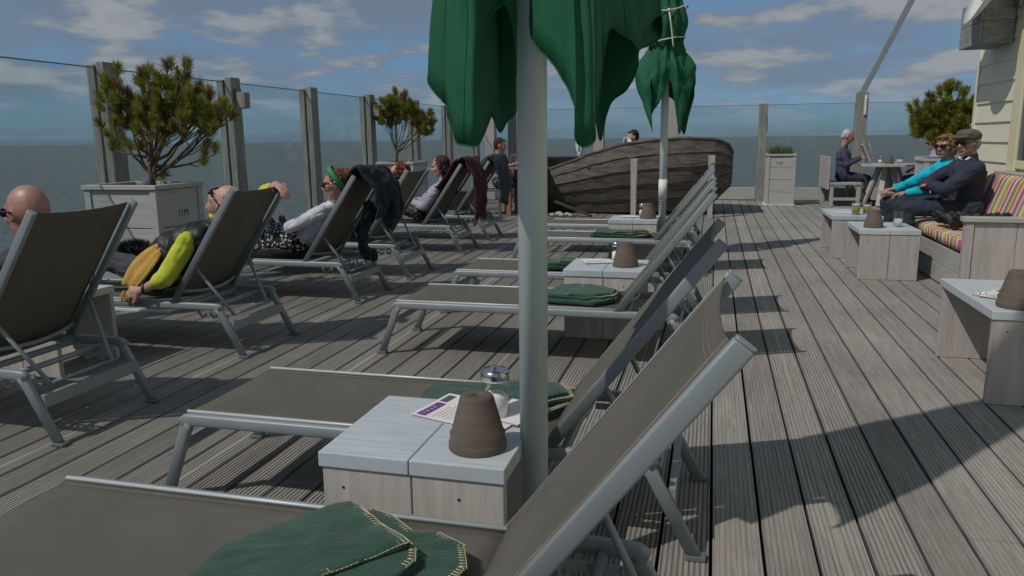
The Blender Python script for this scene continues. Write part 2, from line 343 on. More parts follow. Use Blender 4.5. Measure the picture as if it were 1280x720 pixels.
def part(name,mb,mats,parent,bevel=0,label=None,kind=None,recalc=True):
    o=mkobj(name,mb.mesh(name,mats,recalc),parent,label=label)
    if bevel: b=o.modifiers.new('bevel','BEVEL'); b.width=bevel; b.segments=2; b.limit_method='ANGLE'; b.angle_limit=R(40)
    if kind: o['kind']=kind
    return o
def thing(name,label,cat,loc=(0,0,0),rz=0,group=None,mb=None,mats=None,bevel=0):
    if mb is None: o=bpy.data.objects.new(name,None); COL.objects.link(o); o.empty_display_size=.1
    else: o=part(name,mb,mats,None,bevel)
    o.location=loc; o.rotation_euler=(0,0,rz); o['label']=label; o['category']=cat
    if group: o['group']=group
    return o
def struct(name,mb,mats,bevel=0):
    o=part(name,mb,mats,None,bevel); o['kind']='structure'; return o
def dup(root,loc,label,rz=None,group=None):
    r=root.copy(); COL.objects.link(r); r.location=loc; r['label']=label
    if rz is not None: r.rotation_euler=(0,0,rz)
    if group: r['group']=group
    for ch in list(root.children):
        c=ch.copy(); COL.objects.link(c); c.parent=r
        for g in list(ch.children):
            d=g.copy(); COL.objects.link(d); d.parent=c
    return r
def blob(mb,voxel=.008,smooth=4,disp=0,dfreq=10,fn=None):
    """fuse overlapping solids of a builder into one smooth continuous surface"""
    me=mb.mesh('tmp',[]); o=bpy.data.objects.new('tmp',me); COL.objects.link(o)
    r=o.modifiers.new('r','REMESH'); r.mode='VOXEL'; r.voxel_size=voxel; r.use_smooth_shade=True
    s=o.modifiers.new('s','SMOOTH'); s.factor=.5; s.iterations=smooth
    dg=bpy.context.evaluated_depsgraph_get(); out=bpy.data.meshes.new_from_object(o.evaluated_get(dg))
    bpy.data.objects.remove(o); bpy.data.meshes.remove(me)
    if disp or fn:
        nn=[v.normal.copy() for v in out.vertices]
        for v,n_ in zip(out.vertices,nn):
            d=0
            if disp: d+=disp*(noise.noise(v.co*dfreq)+.4*noise.noise(v.co*dfreq*2.3))-disp*1.3*(1-abs(noise.noise(V((v.co.x*dfreq*.9+4,v.co.y*dfreq*.9,v.co.z*dfreq*1.4)))))**7
            if fn: d+=fn(v.co)
            v.co+=n_*d
    out.polygons.foreach_set('use_smooth',[True]*len(out.polygons))
    return out
def blobpart(name,mb,m,parent,org,voxel=.008,smooth=4,disp=0,dfreq=10,fn=None,label=None):
    me=blob(mb,voxel,smooth,disp,dfreq,fn); me.name=name; me.materials.append(m)
    o=V(org)
    for v in me.vertices: v.co-=o
    return mkobj(name,me,parent,label=label)

# ------------------------------------------------------------------ setting: sea, deck
mb=MB(); mb.add([(-30000,-30000,-6),(30000,-30000,-6),(30000,30000,-6),(-30000,30000,-6)],[(0,1,2,3)]); struct('sea',mb,M['sea'])
DX0,DX1,DY0,DY1=-5.02,8.2,-2.5,16.25
def build_deck():
    mb=MB(); rng=random.Random(3)
    k0=int(math.floor((DX0-.034)/.156)); k1=int(math.ceil((DX1-.034)/.156))
    for k in range(k0,k1):
        x0=.034+k*.156+.005; wd=.146
        ng=9; pitch=wd/ng; prof=[(0,-.024),(0,-.003),(.002,0)]
        for g in range(ng):
            c=(g+.5)*pitch
            if g==ng//2 and k%5==2: continue
            gd=.0026 if x0<-.1 else .0017; prof+= [(c-.0034,0),(c-.0020,-gd),(c+.0020,-gd),(c+.0034,0)]
        prof+=[(wd-.002,0),(wd,-.003),(wd,-.024)]
        ys=[DY0]; y=DY0+rng.uniform(1.5,4.5)
        while y<DY1-.8: ys.append(y); y+=rng.choice((3.0,3.6,4.2))
        ys.append(DY1)
        dz=rng.uniform(-.0008,.0008)
        for a,b in zip(ys[:-1],ys[1:]):
            n=len(prof); x1=rng.uniform(-.0008,.0008)
            vs=[(x0+px+x1,a+.0015,pz+dz) for px,pz in prof]+[(x0+px+x1,b-.0015,pz+dz) for px,pz in prof]
            fs=[(i,i+1,n+i+1,n+i) for i in range(n-1)]+[tuple(range(n)),tuple(range(n,2*n))[::-1]]
            mb.add(vs,fs)
    struct('deck',mb,M['deck'])
    s=MB(); s.box(DX0,DX1,DY0,DY1,-.30,-.06); struct('deck_gap_shade_slab',s,M['board'],0)  # solid dark slab added under the boards so their gaps look shaded
build_deck()

# ------------------------------------------------------------------ windscreens
PW=.085
def fence_post(root,x,y,h,along,wide=.17):
    """two timber cheeks holding the glass between them, slanted cap"""
    m=MB()
    for s in (-1,1):
        if along=='y':   # glass runs along y: cheeks left and right of it
            a=min(s*.012,s*PW); b=max(s*.012,s*PW); m.box(x+a,x+b,y-wide/2,y+wide/2,0,h-(0 if s>0 else .02))
        else:
            a=min(s*.012,s*PW); b=max(s*.012,s*PW); m.box(x-wide/2,x+wide/2,y+a,y+b,0,h-(0 if s<0 else .02))
    m.box(x-.011,x+.011,y-.05,y+.05,0,h-.05) if along=='y' else m.box(x-.05,x+.05,y-.011,y+.011,0,h-.05)
    return part('post',m,M['post'],root,.006)
def glass_panel(root,x0,y0,x1,y1,z0=.2,z1=1.86):
    m=MB()
    if x0==x1: m.box(x0-.006,x0+.006,y0,y1,z0,z1)
    else: m.box(x0,x1,y0-.006,y0+.006,z0,z1)
    g=part('glass_panel',m,M['glass'],root)
    e=MB()
    if x0==x1: e.box(x0-.008,x0+.008,y0,y1,z1+.001,z1+.009)
    else: e.box(x0,x1,y0-.008,y0+.008,z1+.001,z1+.009)
    part('edge_strip',e,M['alud'],g); 
lf=thing('glass_windscreen','long glass windscreen with grey timber posts along the left edge of the deck','windscreen')
FX=-4.92
ys=[.45,2.14,3.83,5.52,7.25,8.9,10.6,12.4,14.1,15.85]
for y in ys: fence_post(lf,FX,y,1.91,'y')
for a,b in zip(ys[:-1],ys[1:]): glass_panel(lf,FX,a+.07,FX,b-.07)
m=MB()
for a,b in zip(ys[:-1],ys[1:]): m.box(FX-.03,FX+.03,a+.088,b-.088,.03,.2)
part('bottom_rail',m,M['sidex'],lf,.004)
bf=thing('glass_windscreen','glass windscreen with low grey base board across the far end of the deck','windscreen')
BY=16.05
xs=[-4.15,-2.45,-.82,.90,2.66,4.4,6.1,7.9]
for x in xs:
    fence_post(bf,x,BY,1.87 if x!=2.66 else 2.04,'x',.15 if x!=2.66 else .2)
for a,b in zip([FX+.1]+xs[:-1],xs): glass_panel(bf,a+.07,BY,b-.07,BY,.26,1.84)
m=MB()
for a,b in zip([FX+.1]+xs[:-1],xs): m.box(a+.088,b-.088,BY-.04,BY+.04,.02,.255)
part('bottom_rail',m,M['sidex'],bf,.004)
m=MB(); m.box(.96,.985,BY-.115,BY-.086,1.35,1.62); part('bracket',m,M['alud'],bf,.004)
m=MB(); m.bar((2.66,BY,2.04),(3.62,BY,4.2),.09,.10); m.box(2.60,2.72,BY-.05,BY+.05,1.98,2.06)
t=thing('steel_brace','slanting grey steel beam rising from the top of the thick post at the far windscreen','beam',(0,0,0)); part('beam',m,M['alu'],t,.004)
m=MB(); m.box(2.69,2.735,BY-.125,BY-.088,1.62,1.98); m.tube([(2.712,BY-.14,1.95),(2.712,BY-.16,1.87),(2.712,BY-.14,1.79)],.008,8); m.tube([(2.712,BY-.14,1.78),(2.712,BY-.16,1.72),(2.712,BY-.14,1.66)],.008,8)
part('bracket',m,M['white'],t,.003)
def lamp_box(y,label):
    t=thing('deck_lamp',label,'lamp',(FX+PW,y,1.60),group='box lamps on the windscreen posts')
    m=MB(); m.box(.0015,.03,-.05,.05,.02,.2); part('bracket',m,M['alud'],t,.003)
    m=MB(); m.box(.031,.125,-.05,.05,0,.16); part('housing',m,M['post'],t,.006)
    m=MB(); m.box(.045,.11,-.035,.035,-.006,-.001); part('lens',m,M['paper'],t)
lamp_box(7.25,'small grey box lamp on the windscreen post right of the big potted pine'); lamp_box(10.6,'small grey box lamp on the windscreen post beside the slim potted pine')

# tall posts beyond the loungers
for x,lab in ((-4.52,'tall pale timber post at the far windscreen, seen left of the thick umbrella pole'),(-2.25,'tall pale timber post seen between the hanging flaps of the nearest green umbrella'),(-.80,'tall pale timber post seen right behind the tied green umbrella')):
    m=MB(); m.box(-.1,.1,-.1,.1,0,3.3); t=thing('tall_post',lab,'post',(x,15.7,0),group='tall timber posts at the far end')
    part('shaft',m,M['sidew'],t,.008); m=MB(); m.box(-.13,.13,-.13,.13,3.301,3.36); part('cap',m,M['alu'],t,.005)
    m=MB(); m.box(-.14,.14,-.14,.14,0.001,.02); part('base_plate',m,M['alud'],t)
# furled white parasol
t=thing('furled_parasol','slim furled white parasol standing between the tall post and the wooden boat','umbrella',(-2.46,14.6,0))
m=MB(); prof=[]
for i in range(25):
    z=.98+i/24*1.75; r=.055+.012*math.sin(i*.5)-(.02 if i in(0,) else 0)-.03*max(0,(i-15)/9); prof.append((r,z))
sg=28; vs=[];fs=[]
for i,(r,z) in enumerate(prof):
    for j in range(sg): a=2*math.pi*j/sg; rr=r*(1+.28*math.cos(7*a+i*.12)); vs.append((rr*math.cos(a),rr*math.sin(a),z+(.05*math.cos(4*a) if i==0 else 0)))
for i in range(len(prof)-1):
    for j in range(sg): a=i*sg+j;b=i*sg+(j+1)%sg; fs.append((a,b,b+sg,a+sg))
m.add(vs,fs,True); part('canopy',m,M['white'],t)
m=MB(); m.tube([(0,0,.03),(0,0,2.85)],.02); part('pole',m,M['alu'],t)
m=MB(); m.box(-.25,.25,-.25,.25,0.001,.06); part('base',m,M['alud'],t,.01)
m=MB(); m.tube([(.02,-.1,1.0),(.0,-.13,.9),(.02,-.12,.8)],.012,8); part('strap',m,M['rope'],t)

# ------------------------------------------------------------------ house
hs=thing('wooden_house','cream clapboard beach house corner at the right edge with a window','house')
WX=2.95; HY=10.35
m=MB(); m.box(WX+.03,8.0,HY-14,HY-.03,0,5.0); part('wall_core',m,M['siding'],hs)
m=MB(); lap=.212; z=.1; k=0
while z<4.8:
    y0=9.08 if .80<z+.1<2.2 else None
    segs=[(HY-13,7.3),(9.085,HY-.075)] if y0 else [(HY-13,HY-.075)]
    for a,b in segs:
        m.add([(WX+.022,a,z),(WX-.006,a,z),(WX+.012,a,z+lap),(WX+.026,a,z+lap),(WX+.022,b,z),(WX-.006,b,z),(WX+.012,b,z+lap),(WX+.026,b,z+lap)],[(0,1,2,3),(7,6,5,4),(1,5,6,2),(0,4,5,1),(3,2,6,7),(0,3,7,4)])
    m.add([(WX+.06,HY-.022,z),(WX+.06,HY+.006,z),(WX+.06,HY-.012,z+lap),(WX+.06,HY-.026,z+lap),(7.9,HY-.022,z),(7.9,HY+.006,z),(7.9,HY-.012,z+lap),(7.9,HY-.026,z+lap)],[(0,1,2,3),(7,6,5,4),(1,5,6,2),(0,4,5,1),(3,2,6,7),(0,3,7,4)])
    z+=lap; k+=1
part('siding',m,M['siding'],hs)
m=MB(); m.box(WX-.012,WX+.06,HY-.072,HY+.016,0,5.0); part('corner_board',m,M['siding'],hs,.004)
win=MB(); win.box(WX-.022,WX+.03,8.86,9.08,.87,2.26); win.box(WX-.022,WX+.03,7.3,7.5,.87,2.26); win.box(WX-.022,WX+.03,7.502,8.858,2.08,2.26); win.box(WX-.012,WX+.04,7.502,8.858,.9,.98)
wf=part('window_frame',win,M['trim'],hs,.005)
m=MB(); m.box(WX+.012,WX+.024,7.49,8.87,.97,2.09); part('pane',m,M['glasswin'],wf)
m=MB(); m.box(WX+.0,WX+.045,8.76,8.857,.982,2.078); part('sash',m,M['alud'],wf,.004)
m=MB(); m.box(WX-.10,WX+.03,7.2,9.16,.80,.868); part('window_sill',m,M['sidex'],hs,.006)
m=MB(); m.box(WX-.35,8.2,HY-14,HY+.2,4.9,5.05); part('roof_eave',m,M['alud'],hs)
t=thing('plank_box','weathered grey plank box jutting from the top of the house wall corner','box',(2.62,9.28,2.17))
m=MB()
for i in range(2):
    m.box(0,.028,0,.68,i*.225,i*.225+.222)
for i in range(2): m.box(.03,.32,0,.028,i*.225,i*.225+.222); m.box(.03,.32,.652,.68,i*.225,i*.225+.222)
part('plank_shell',m,M['boxw'],t,.004); m=MB(); m.box(.03,.32,.03,.65,.43,.45); m.box(.03,.32,.03,.65,0,.02); part('lid',m,M['alud'],t)
t=thing('satellite_dish','white dish mounted against the house wall beside the grey plank box','dish',(2.70,9.1,2.70))
m=MB(); prof=[(0.0,0),(.12,.006),(.24,.03),(.34,.065),(.42,.11),(.425,.112),(.42,.122),(.33,.078),(.22,.04),(.1,.018),(0.0,.012)]
m.lathe(prof,40,axis=(-.93,.05,.36)); part('reflector',m,M['white'],t)
m=MB(); m.tube([(.0,.02,-.02),(.10,.08,-.10),(.22,.06,-.12)],.018); m.box(.195,.228,-.02,.13,-.2,-.04); part('bracket',m,M['alud'],t)
m=MB(); m.tube([(0,0,-.3),(-.16,-.33,.02)],.009); m.ell((-.17,-.35,.04),(.03,.03,.04)); part('feed_arm',m,M['alu'],t)

# ------------------------------------------------------------------ loungers
LH=1.405; LZ=.33
def make_lounger(ang,label):
    t=thing('sun_lounger',label,'sun lounger',group='aluminium sun loungers in two rows')
    f=MB()
    for s in (-1,1):
        y=s*.283
        f.tube([(.085,y,.285),(.105,y,.298),(.14,y,.300),(1.66,y,.300),(1.70,y,.297),(1.722,y,.283)],.0215,16,rx=.7,pw=.55)
    f.tube([(.13,-.27,.292),(.13,.27,.292)],.016,10); f.tube([(1.44,-.27,.292),(1.44,.27,.292)],.016,10)
    # wide cross bar between the head legs
    f.bar((1.775,-.27,.185),(1.775,.27,.185),.02,.055); f.bar((.055,-.27,.19),(.055,.27,.19),.018,.04)
    f.tube([(1.62,-.27,.288),(1.62,.27,.288)],.014,10)
    part('frame',f,M['alu'],t)
    for s in (-1,1):
        y=s*.283
        g=MB(); g.tube([(.112,y,.292),(.098,y,.265),(.0,y,.012)],.0205,16,rx=.72,pw=.5,up=(1,0,0)); l=part('leg',g,M['alu'],t)
        h=MB(); h.box(-.03,.028,y-.02,y+.02,.0005,.016); part('foot_pad',h,M['alud'],l,.003)
        g=MB(); g.tube([(1.692,y,.292),(1.712,y,.265),(1.845,y,.012)],.0205,16,rx=.72,pw=.5,up=(1,0,0)); l=part('leg',g,M['alu'],t)
        h=MB(); h.box(1.82,1.88,y-.02,y+.02,.0005,.016); part('foot_pad',h,M['alud'],l,.003)
    # sling of the seat, slightly sagging, with bright keder edge
    g=MB(); nx,ny=18,10; vs=[];fs=[]
    for i in range(nx+1):
        for j in range(ny+1):
            u=i/nx; v_=j/ny; x=.10+u*1.30; y=-.264+v_*.528; z=.319-.014*math.sin(math.pi*v_)*(.4+.6*math.sin(math.pi*u)); vs.append((x,y,z))
    for i in range(nx):
        for j in range(ny): a=i*(ny+1)+j; fs.append((a,a+1,a+ny+2,a+ny+1))
    g.add(vs,fs,True); o=part('seat_sling',g,M['sling'],t); sm=o.modifiers.new('s','SOLIDIFY'); sm.thickness=.003; sm.offset=0
    g=MB()
    for s in (-1,1):
        g.tube([(.098,s*.2665,.3235),(1.39,s*.2665,.3235)],.0058,8)
    part('edge_strip',g,M['keder'],o)
    g=MB()
    for s in (-1,1):
        for q in (.246,.240): g.tube([(.11,s*q,.3195),(1.39,s*q,.3195)],.0007,4)
    part('stitching',g,M['seam'],o)
    # backrest
    d=V((math.cos(R(ang)),0,math.sin(R(ang)))); n=V((-d.z,0,d.x)); b0=V((LH,0,LZ-.005)); LB=.80
    g=MB()
    for s in (-1,1):
        p=b0+V((0,s*.283,0)); g.tube([p-d*.02,p+d*(LB-.004),p+d*LB],[.0185,.0185,.017],20,rx=.62,up=n,pw=.35)
    for q,dr in ((.07,.045),):
        pts=[b0+d*q+V((0,y*.262,0))-n*(dr*(1-y*y)) for y in [-1,-.6,-.3,0,.3,.6,1]]; g.tube(pts,.011,8)
    fr=part('back_frame',g,M['alu'],t)
    for s in (-1,1): g=MB(); p=b0+V((0,s*.283,0))+d*LB; g.tube([p,p+d*.005],.018,16,rx=.60,up=n,pw=.4); part('end_cap',g,M['alu'],fr)
    g=MB(); vs=[];fs=[]; nx,ny=20,14
    for i in range(nx+1):
        for j in range(ny+1):
            u=i/nx; y=-1+2*j/ny; ln=LB-.012-.020*(1-y*y)
            q=.01+u*(ln-.01); p=b0+d*q+V((0,y*.266,0))+n*(.016-.020*(1-y*y)*math.sin(math.pi*min(1,u*1.02))); vs.append(p)
    for i in range(nx):
        for j in range(ny): a=i*(ny+1)+j; fs.append((a,a+1,a+ny+2,a+ny+1))
    g.add(vs,fs,True); o=part('back_sling',g,M['sling'],t); sm=o.modifiers.new('s','SOLIDIFY'); sm.thickness=.003; sm.offset=0
    g=MB()
    def surf(u,y,off):
        ln=LB-.012-.020*(1-y*y); q=.01+u*(ln-.01); return b0+d*q+V((0,y*.266,0))+n*(.016-.020*(1-y*y)*math.sin(math.pi*min(1,u*1.02))+off)
    for y in (-.93,-.905,.93,.905): g.tube([surf(u/10,y,.002) for u in range(11)],.0007,4)
    for u in (.955,.94): g.tube([surf(u,-.95+y/6*1.9,.002) for y in range(7)],.0007,4)
    part('stitching',g,M['seam'],o)
    # support: two struts, lower rod, notched catches
    g=MB(); hi=b0+d*.25-n*.01
    for s in (-1,1):
        a=hi+V((0,s*.262,0)); b=V((1.73,s*.18,.235)); g.tube([a,a+(b-a)*.5,b],.0095,10)
    g.tube([V((1.73,-.18,.235)),V((1.73,.18,.235))],.0095,10)
    part('support_strut',g,M['alu'],t)
    for s in (-1,1):
        g=MB(); y=s*.225
        for k in range(3):
            x=1.52+k*.075; pts=[(x,y,.285),(x+.004,y,.245),(x+.022,y,.222),(x+.044,y,.226),(x+.052,y,.246)]; g.tube(pts,.0075,8)
        g.bar((1.47,y,.278),(1.70,y,.278),.008,.022)
        part('notched_catch',g,M['alu'],t)
    return t
RX=-1.86; LX=-4.48
lA=make_lounger(52.5,'nearest sun lounger, carrying the big folded green blanket, cut off by the bottom edge')
lA.location=(RX+.02,1.385,0)
dup(lA,(RX,2.47,0),'second sun lounger of the right row, behind the front small table with the sugar shaker')
dup(lA,(RX-.02,4.39,0),'third right row sun lounger, in front of the second small table')
dup(lA,(RX-.02,5.50,0),'fourth sun lounger of the right row, just behind the second small table')
dup(lA,(RX-.03,7.42,0),'fifth sun lounger of the right row, just in front of the third small table',)
dup(lA,(RX-.03,8.58,0),'farthest right row sun lounger, between the third small table and the boat')
lB=make_lounger(55.5,'left row sun lounger with the bald man'); lB.location=(LX,2.765,0)
dup(lB,(LX-.01,4.12,0),'left row sun lounger carrying the person with yellow sleeves')
dup(lB,(LX-.02,5.68,0),'left row sun lounger carrying the woman with the green headband')
dup(lB,(LX-.02,6.74,0),'left row sun lounger carrying the curly haired sunbather')
dup(lB,(LX-.04,8.33,0),'left row sun lounger with the maroon coat over its backrest')
dup(lB,(LX-.04,9.42,0),'farthest left row sun lounger with the navy padded jacket over its backrest')

# ------------------------------------------------------------------ bridge tables
def make_table(name,label,cat,loc,X,Y,H,mt='top',ms='side',planks=2,group=None,slab=.042,th=.03):
    """top slab of two planks on two plank side panels (facing +-y); open towards +-x"""
    t=thing(name,label,cat,loc,group=group)
    m=MB(); px=X/planks
    for i in range(planks): m.box(-X/2+i*px+(.0015 if i else 0),-X/2+(i+1)*px-(.0015 if i<planks-1 else 0),-Y/2,Y/2,H-slab,H)
    part('top',m,M[mt],t,.003)
    for s in (-1,1):
        m=MB(); ya,yb=sorted((s*(Y/2-.006),s*(Y/2-.006-th)))
        for i in range(planks): m.box(-X/2+.008+i*(px-.004)+(.002 if i else 0),-X/2+.008+(i+1)*(px-.004)-(.002 if i<planks-1 else 0)-(.004 if i==planks-1 else 0),ya,yb,.001,H-slab-.002)
        o=part('side_panel',m,M[ms],t,.003)
        yy=s*(Y/2-.006)
        for x in (-X*.37,X*.26):
            m=MB(); m.lathe([(0,0),(.004,0),(.0045,-.0015)],10,c=(x,yy+s*.0012,H-slab-.055),axis=(0,s,0)); part('screw',m,M['screw'],o)
    return t
GT='small painted plank tables between the loungers'
make_table('side_table','low pale blue painted table nearest the camera, beside the thick umbrella pole','table',(-.735,1.965,0),.515,.47,.44,group=GT)
make_table('side_table','second small table along the right row, with an upturned pot and a shaker','table',(-.645,4.94,0),.50,.49,.44,group=GT)
make_table('side_table','third small table along the right row, beside the pole of the tied umbrella','table',(-.77,7.98,0),.49,.45,.44,group=GT)
make_table('side_table','small pale table on the left between the bald man and the yellow sleeved person','table',(-3.62,3.46,0),.50,.45,.44,group=GT)
make_table('bench_table','largest low plank table, at the right edge with a big pot and a magazine','table',(1.53,4.31,0),.53,.86,.45,'top','sidew')
make_table('bench_table','low plank table in front of the sofa, with a pot and a white candle glass','table',(1.50,7.555,0),.49,.68,.44,'top','sidew')
make_table('bench_table','low plank table with two beer glasses, beyond the one with the candle','table',(1.44,8.87,0),.49,.85,.44,'top','sidew')

# ------------------------------------------------------------------ pots, shakers, papers
def pot(loc,label,s=1.0,group='upturned clay pots on the tables'):
    m=MB(); p=[(.0805,0),(.082,.004),(.082,.020),(.0785,.024),(.0765,.026),(.0785,.046),(.074,.051),(.0475,.148),(.0445,.153),(.037,.1545),(.009,.154),(.008,.140),(.040,.140),(.068,.045),(.070,.0)]
    m.lathe([(r*s,z*s) for r,z in p]+[(.0805*s,0)],40)
    return thing('clay_pot',label,'pot',loc,group=group,mb=m,mats=M['clay'])
pot((-.585,1.855,.4405),'upturned brown clay pot on the nearest blue table',.95); pot((-.525,4.90,.4405),'upturned brown clay pot on the second small table'); pot((-.63,7.93,.4405),'upturned brown clay pot on the third small table')
pot((1.40,7.42,.4405),'upturned brown clay pot beside the white candle glass'); pot((1.405,3.995,.4505),'large upturned dark clay pot at the right edge'  ,1.12)
pot((2.98,14.9,.751),'tiny upturned clay pot on the far round table',.95)
def shaker(loc,label,s=1.0,fill=.6):
    t=thing('sugar_shaker',label,'shaker',loc,group='sugar shakers on the tables')
    m=MB(); sg=40; vs=[];fs=[]; prof=[(.036,0.002),(.0375,.008),(.0375,.075),(.036,.095),(.034,.104)]
    for i,(r,z) in enumerate(prof):
        for j in range(sg): a=2*math.pi*j/sg; rr=r*(1+(.018*math.cos(20*a) if 0<i<4 else 0)); vs.append((rr*math.cos(a)*s,rr*math.sin(a)*s,z*s))
    for i in range(len(prof)-1):
        for j in range(sg): a=i*sg+j;b=i*sg+(j+1)%sg; fs.append((a,b,b+sg,a+sg))
    fs.append(tuple(range(sg))[::-1]); m.add(vs,fs,True); part('jar',m,M['tumbler'],t)
    m=MB(); m.lathe([(0,.006*s),(.033*s,.006*s),(.0335*s,.105*fill*s),(.02*s,(.105*fill+.01)*s),(0,(.105*fill+.006)*s)],28); part('sugar',m,M['sugar'],t)
    m=MB(); m.lathe([(.0365*s,.1045*s),(.0385*s,.106*s),(.0385*s,.124*s),(.037*s,.128*s),(.030*s,.136*s),(.012*s,.139*s),(.010*s,.143*s),(0,.143*s)],32); part('lid',m,M['chrome'],t)
    return t
shaker((-.597,2.075,.444),'glass sugar shaker with metal lid on the nearest blue table',1.1,.58)
shaker((-.60,5.07,.4405),'glass sugar shaker behind the pot on the second small table'); shaker((-.70,8.10,.4405),'glass sugar shaker behind the pot on the third small table')
shaker((2.86,15.0,.751),'small shaker left of the pot on the far round table',.9)
def paper(name,label,cat,loc,rz,X,Y,prints,th=.004,warp=.006):
    m=MB(); nx,ny=10,8
    def zz(u,v_,k): return warp*(math.sin(u*3.1+k)*.5+.5)*(v_**2)+warp*.5*max(0,.25-u)*4*.5
    for sgn,base in ((1,th),(0,0.0)):
        vs=[(-X/2+X*i/nx,-Y/2+Y*j/ny,base+zz(i/nx,j/ny,.3)) for i in range(nx+1) for j in range(ny+1)]
        fs=[(i*(ny+1)+j,(i+1)*(ny+1)+j,(i+1)*(ny+1)+j+1,i*(ny+1)+j+1) for i in range(nx) for j in range(ny)]
        m.add(vs,fs,True)
    o=thing(name,label,cat,loc,rz,mb=m,mats=M['paper'])
    for pn,(u0,u1,v0,v1),mm in prints:
        q=MB(); n=6; vs=[];fs=[]
        for i in range(n+1):
            for j in range(n+1): u=u0+(u1-u0)*i/n; v_=v0+(v1-v0)*j/n; vs.append((-X/2+X*u,-Y/2+Y*v_,th+.0012+zz(u,v_,.3)))
        fs=[(i*(n+1)+j,(i+1)*(n+1)+j,(i+1)*(n+1)+j+1,i*(n+1)+j+1) for i in range(n) for j in range(n)]
        q.add(vs,fs,True); part(pn,q,M[mm],o)
    return o
prn=[('printed_band',(.05,.15,.06,.60),'purple'),('printed_block',(.04,.13,.66,.92),'printd'),('printed_title',(.085,.115,.14,.50),'paper')]
for i in range(11): prn.append(('printed_line',(.22+i*.045,.232+i*.045,.08+.03*(i%3),.55+.12*(i%2)),'trim'))
paper('newspaper','folded white newspaper with a purple band under the nearest pot','newspaper',(-.675,2.085,.4405),R(-17),.31,.20,prn,.005,.008)
paper('napkin','white paper napkin leaning behind the sugar shaker on the nearest table','napkin',(-.545,2.10,.4475),R(-20),.12,.15,[],.003,.014)
paper('leaflet','small white folded leaflet beside the pot on the second table','leaflet',(-.72,5.02,.4405),R(25),.20,.13,[('printed_line',(.1,.8,.4,.45),'printd')],.006,.01)
paper('leaflet','small white leaflet beside the pot on the third table','leaflet',(-.82,8.02,.4405),R(10),.17,.10,[],.006,.01)
paper('magazine','colourful printed leaflet with green corner beside the large pot','magazine',(1.44,4.26,.4505),R(55),.26,.17,[('printed_corner',(.72,.98,.1,.9),'printg'),('printed_ring',(.4,.46,.3,.45),'printd'),('printed_line',(.1,.35,.2,.8),'stitch')],.004,.006)
paper('menu_card','flat white menu card on the beer glass table','menu',(1.36,8.80,.4405),R(5),.20,.13,[],.003,.002)
def glassjar(loc,label,r,h,fill,fm,name='candle_glass',cat='glass',group=None,foam=False):
    t=thing(name,label,cat,loc,group=group); m=MB()
    m.lathe([(0,.002),(r*.9,.002),(r,.008),(r*1.02,h),(r*.95,h),(r*.93,.012),(0,.012)],28); part('glass',m,M['tumbler'],t)
    m=MB(); m.lathe([(0,.013),(r*.90,.013),(r*.91,h*fill),(0,h*fill)],24); part('filling',m,M[fm],t)
    if foam: m=MB(); m.lathe([(0,h*fill+.001),(r*.91,h*fill+.001),(r*.91,h*fill+.018),(0,h*fill+.022)],24); part('foam',m,M['sugar'],t)
    return t
glassjar((1.615,7.50,.4405),'clear glass with white candle in front of the couple',.038,.14,.5,'sugar')
glassjar((1.44,8.58,.4405),'left beer glass on the far plank table',.042,.13,.72,'beer','beer_glass','glass','beer glasses',True); glassjar((1.56,8.66,.4405),'right beer glass on the far plank table, nearer the sofa',.042,.13,.6,'beer','beer_glass','glass','beer glasses',True)
glassjar((3.16,14.95,.751),'small white drinking glass on the far round table',.06,.15,.45,'sugar','drinking_glass')
m=MB(); m.tube([(0,0,.003),(.03,.01,.012),(.05,0,.02),(.06,-.01,.004)],.003,6); m.tube([(.0,.02,.004),(.05,.02,.004)],.003,6)
thing('table_clip','small metal tablecloth clip on the edge of the right table','clip',(1.285,4.23,.4515),mb=m,mats=M['chrome'])

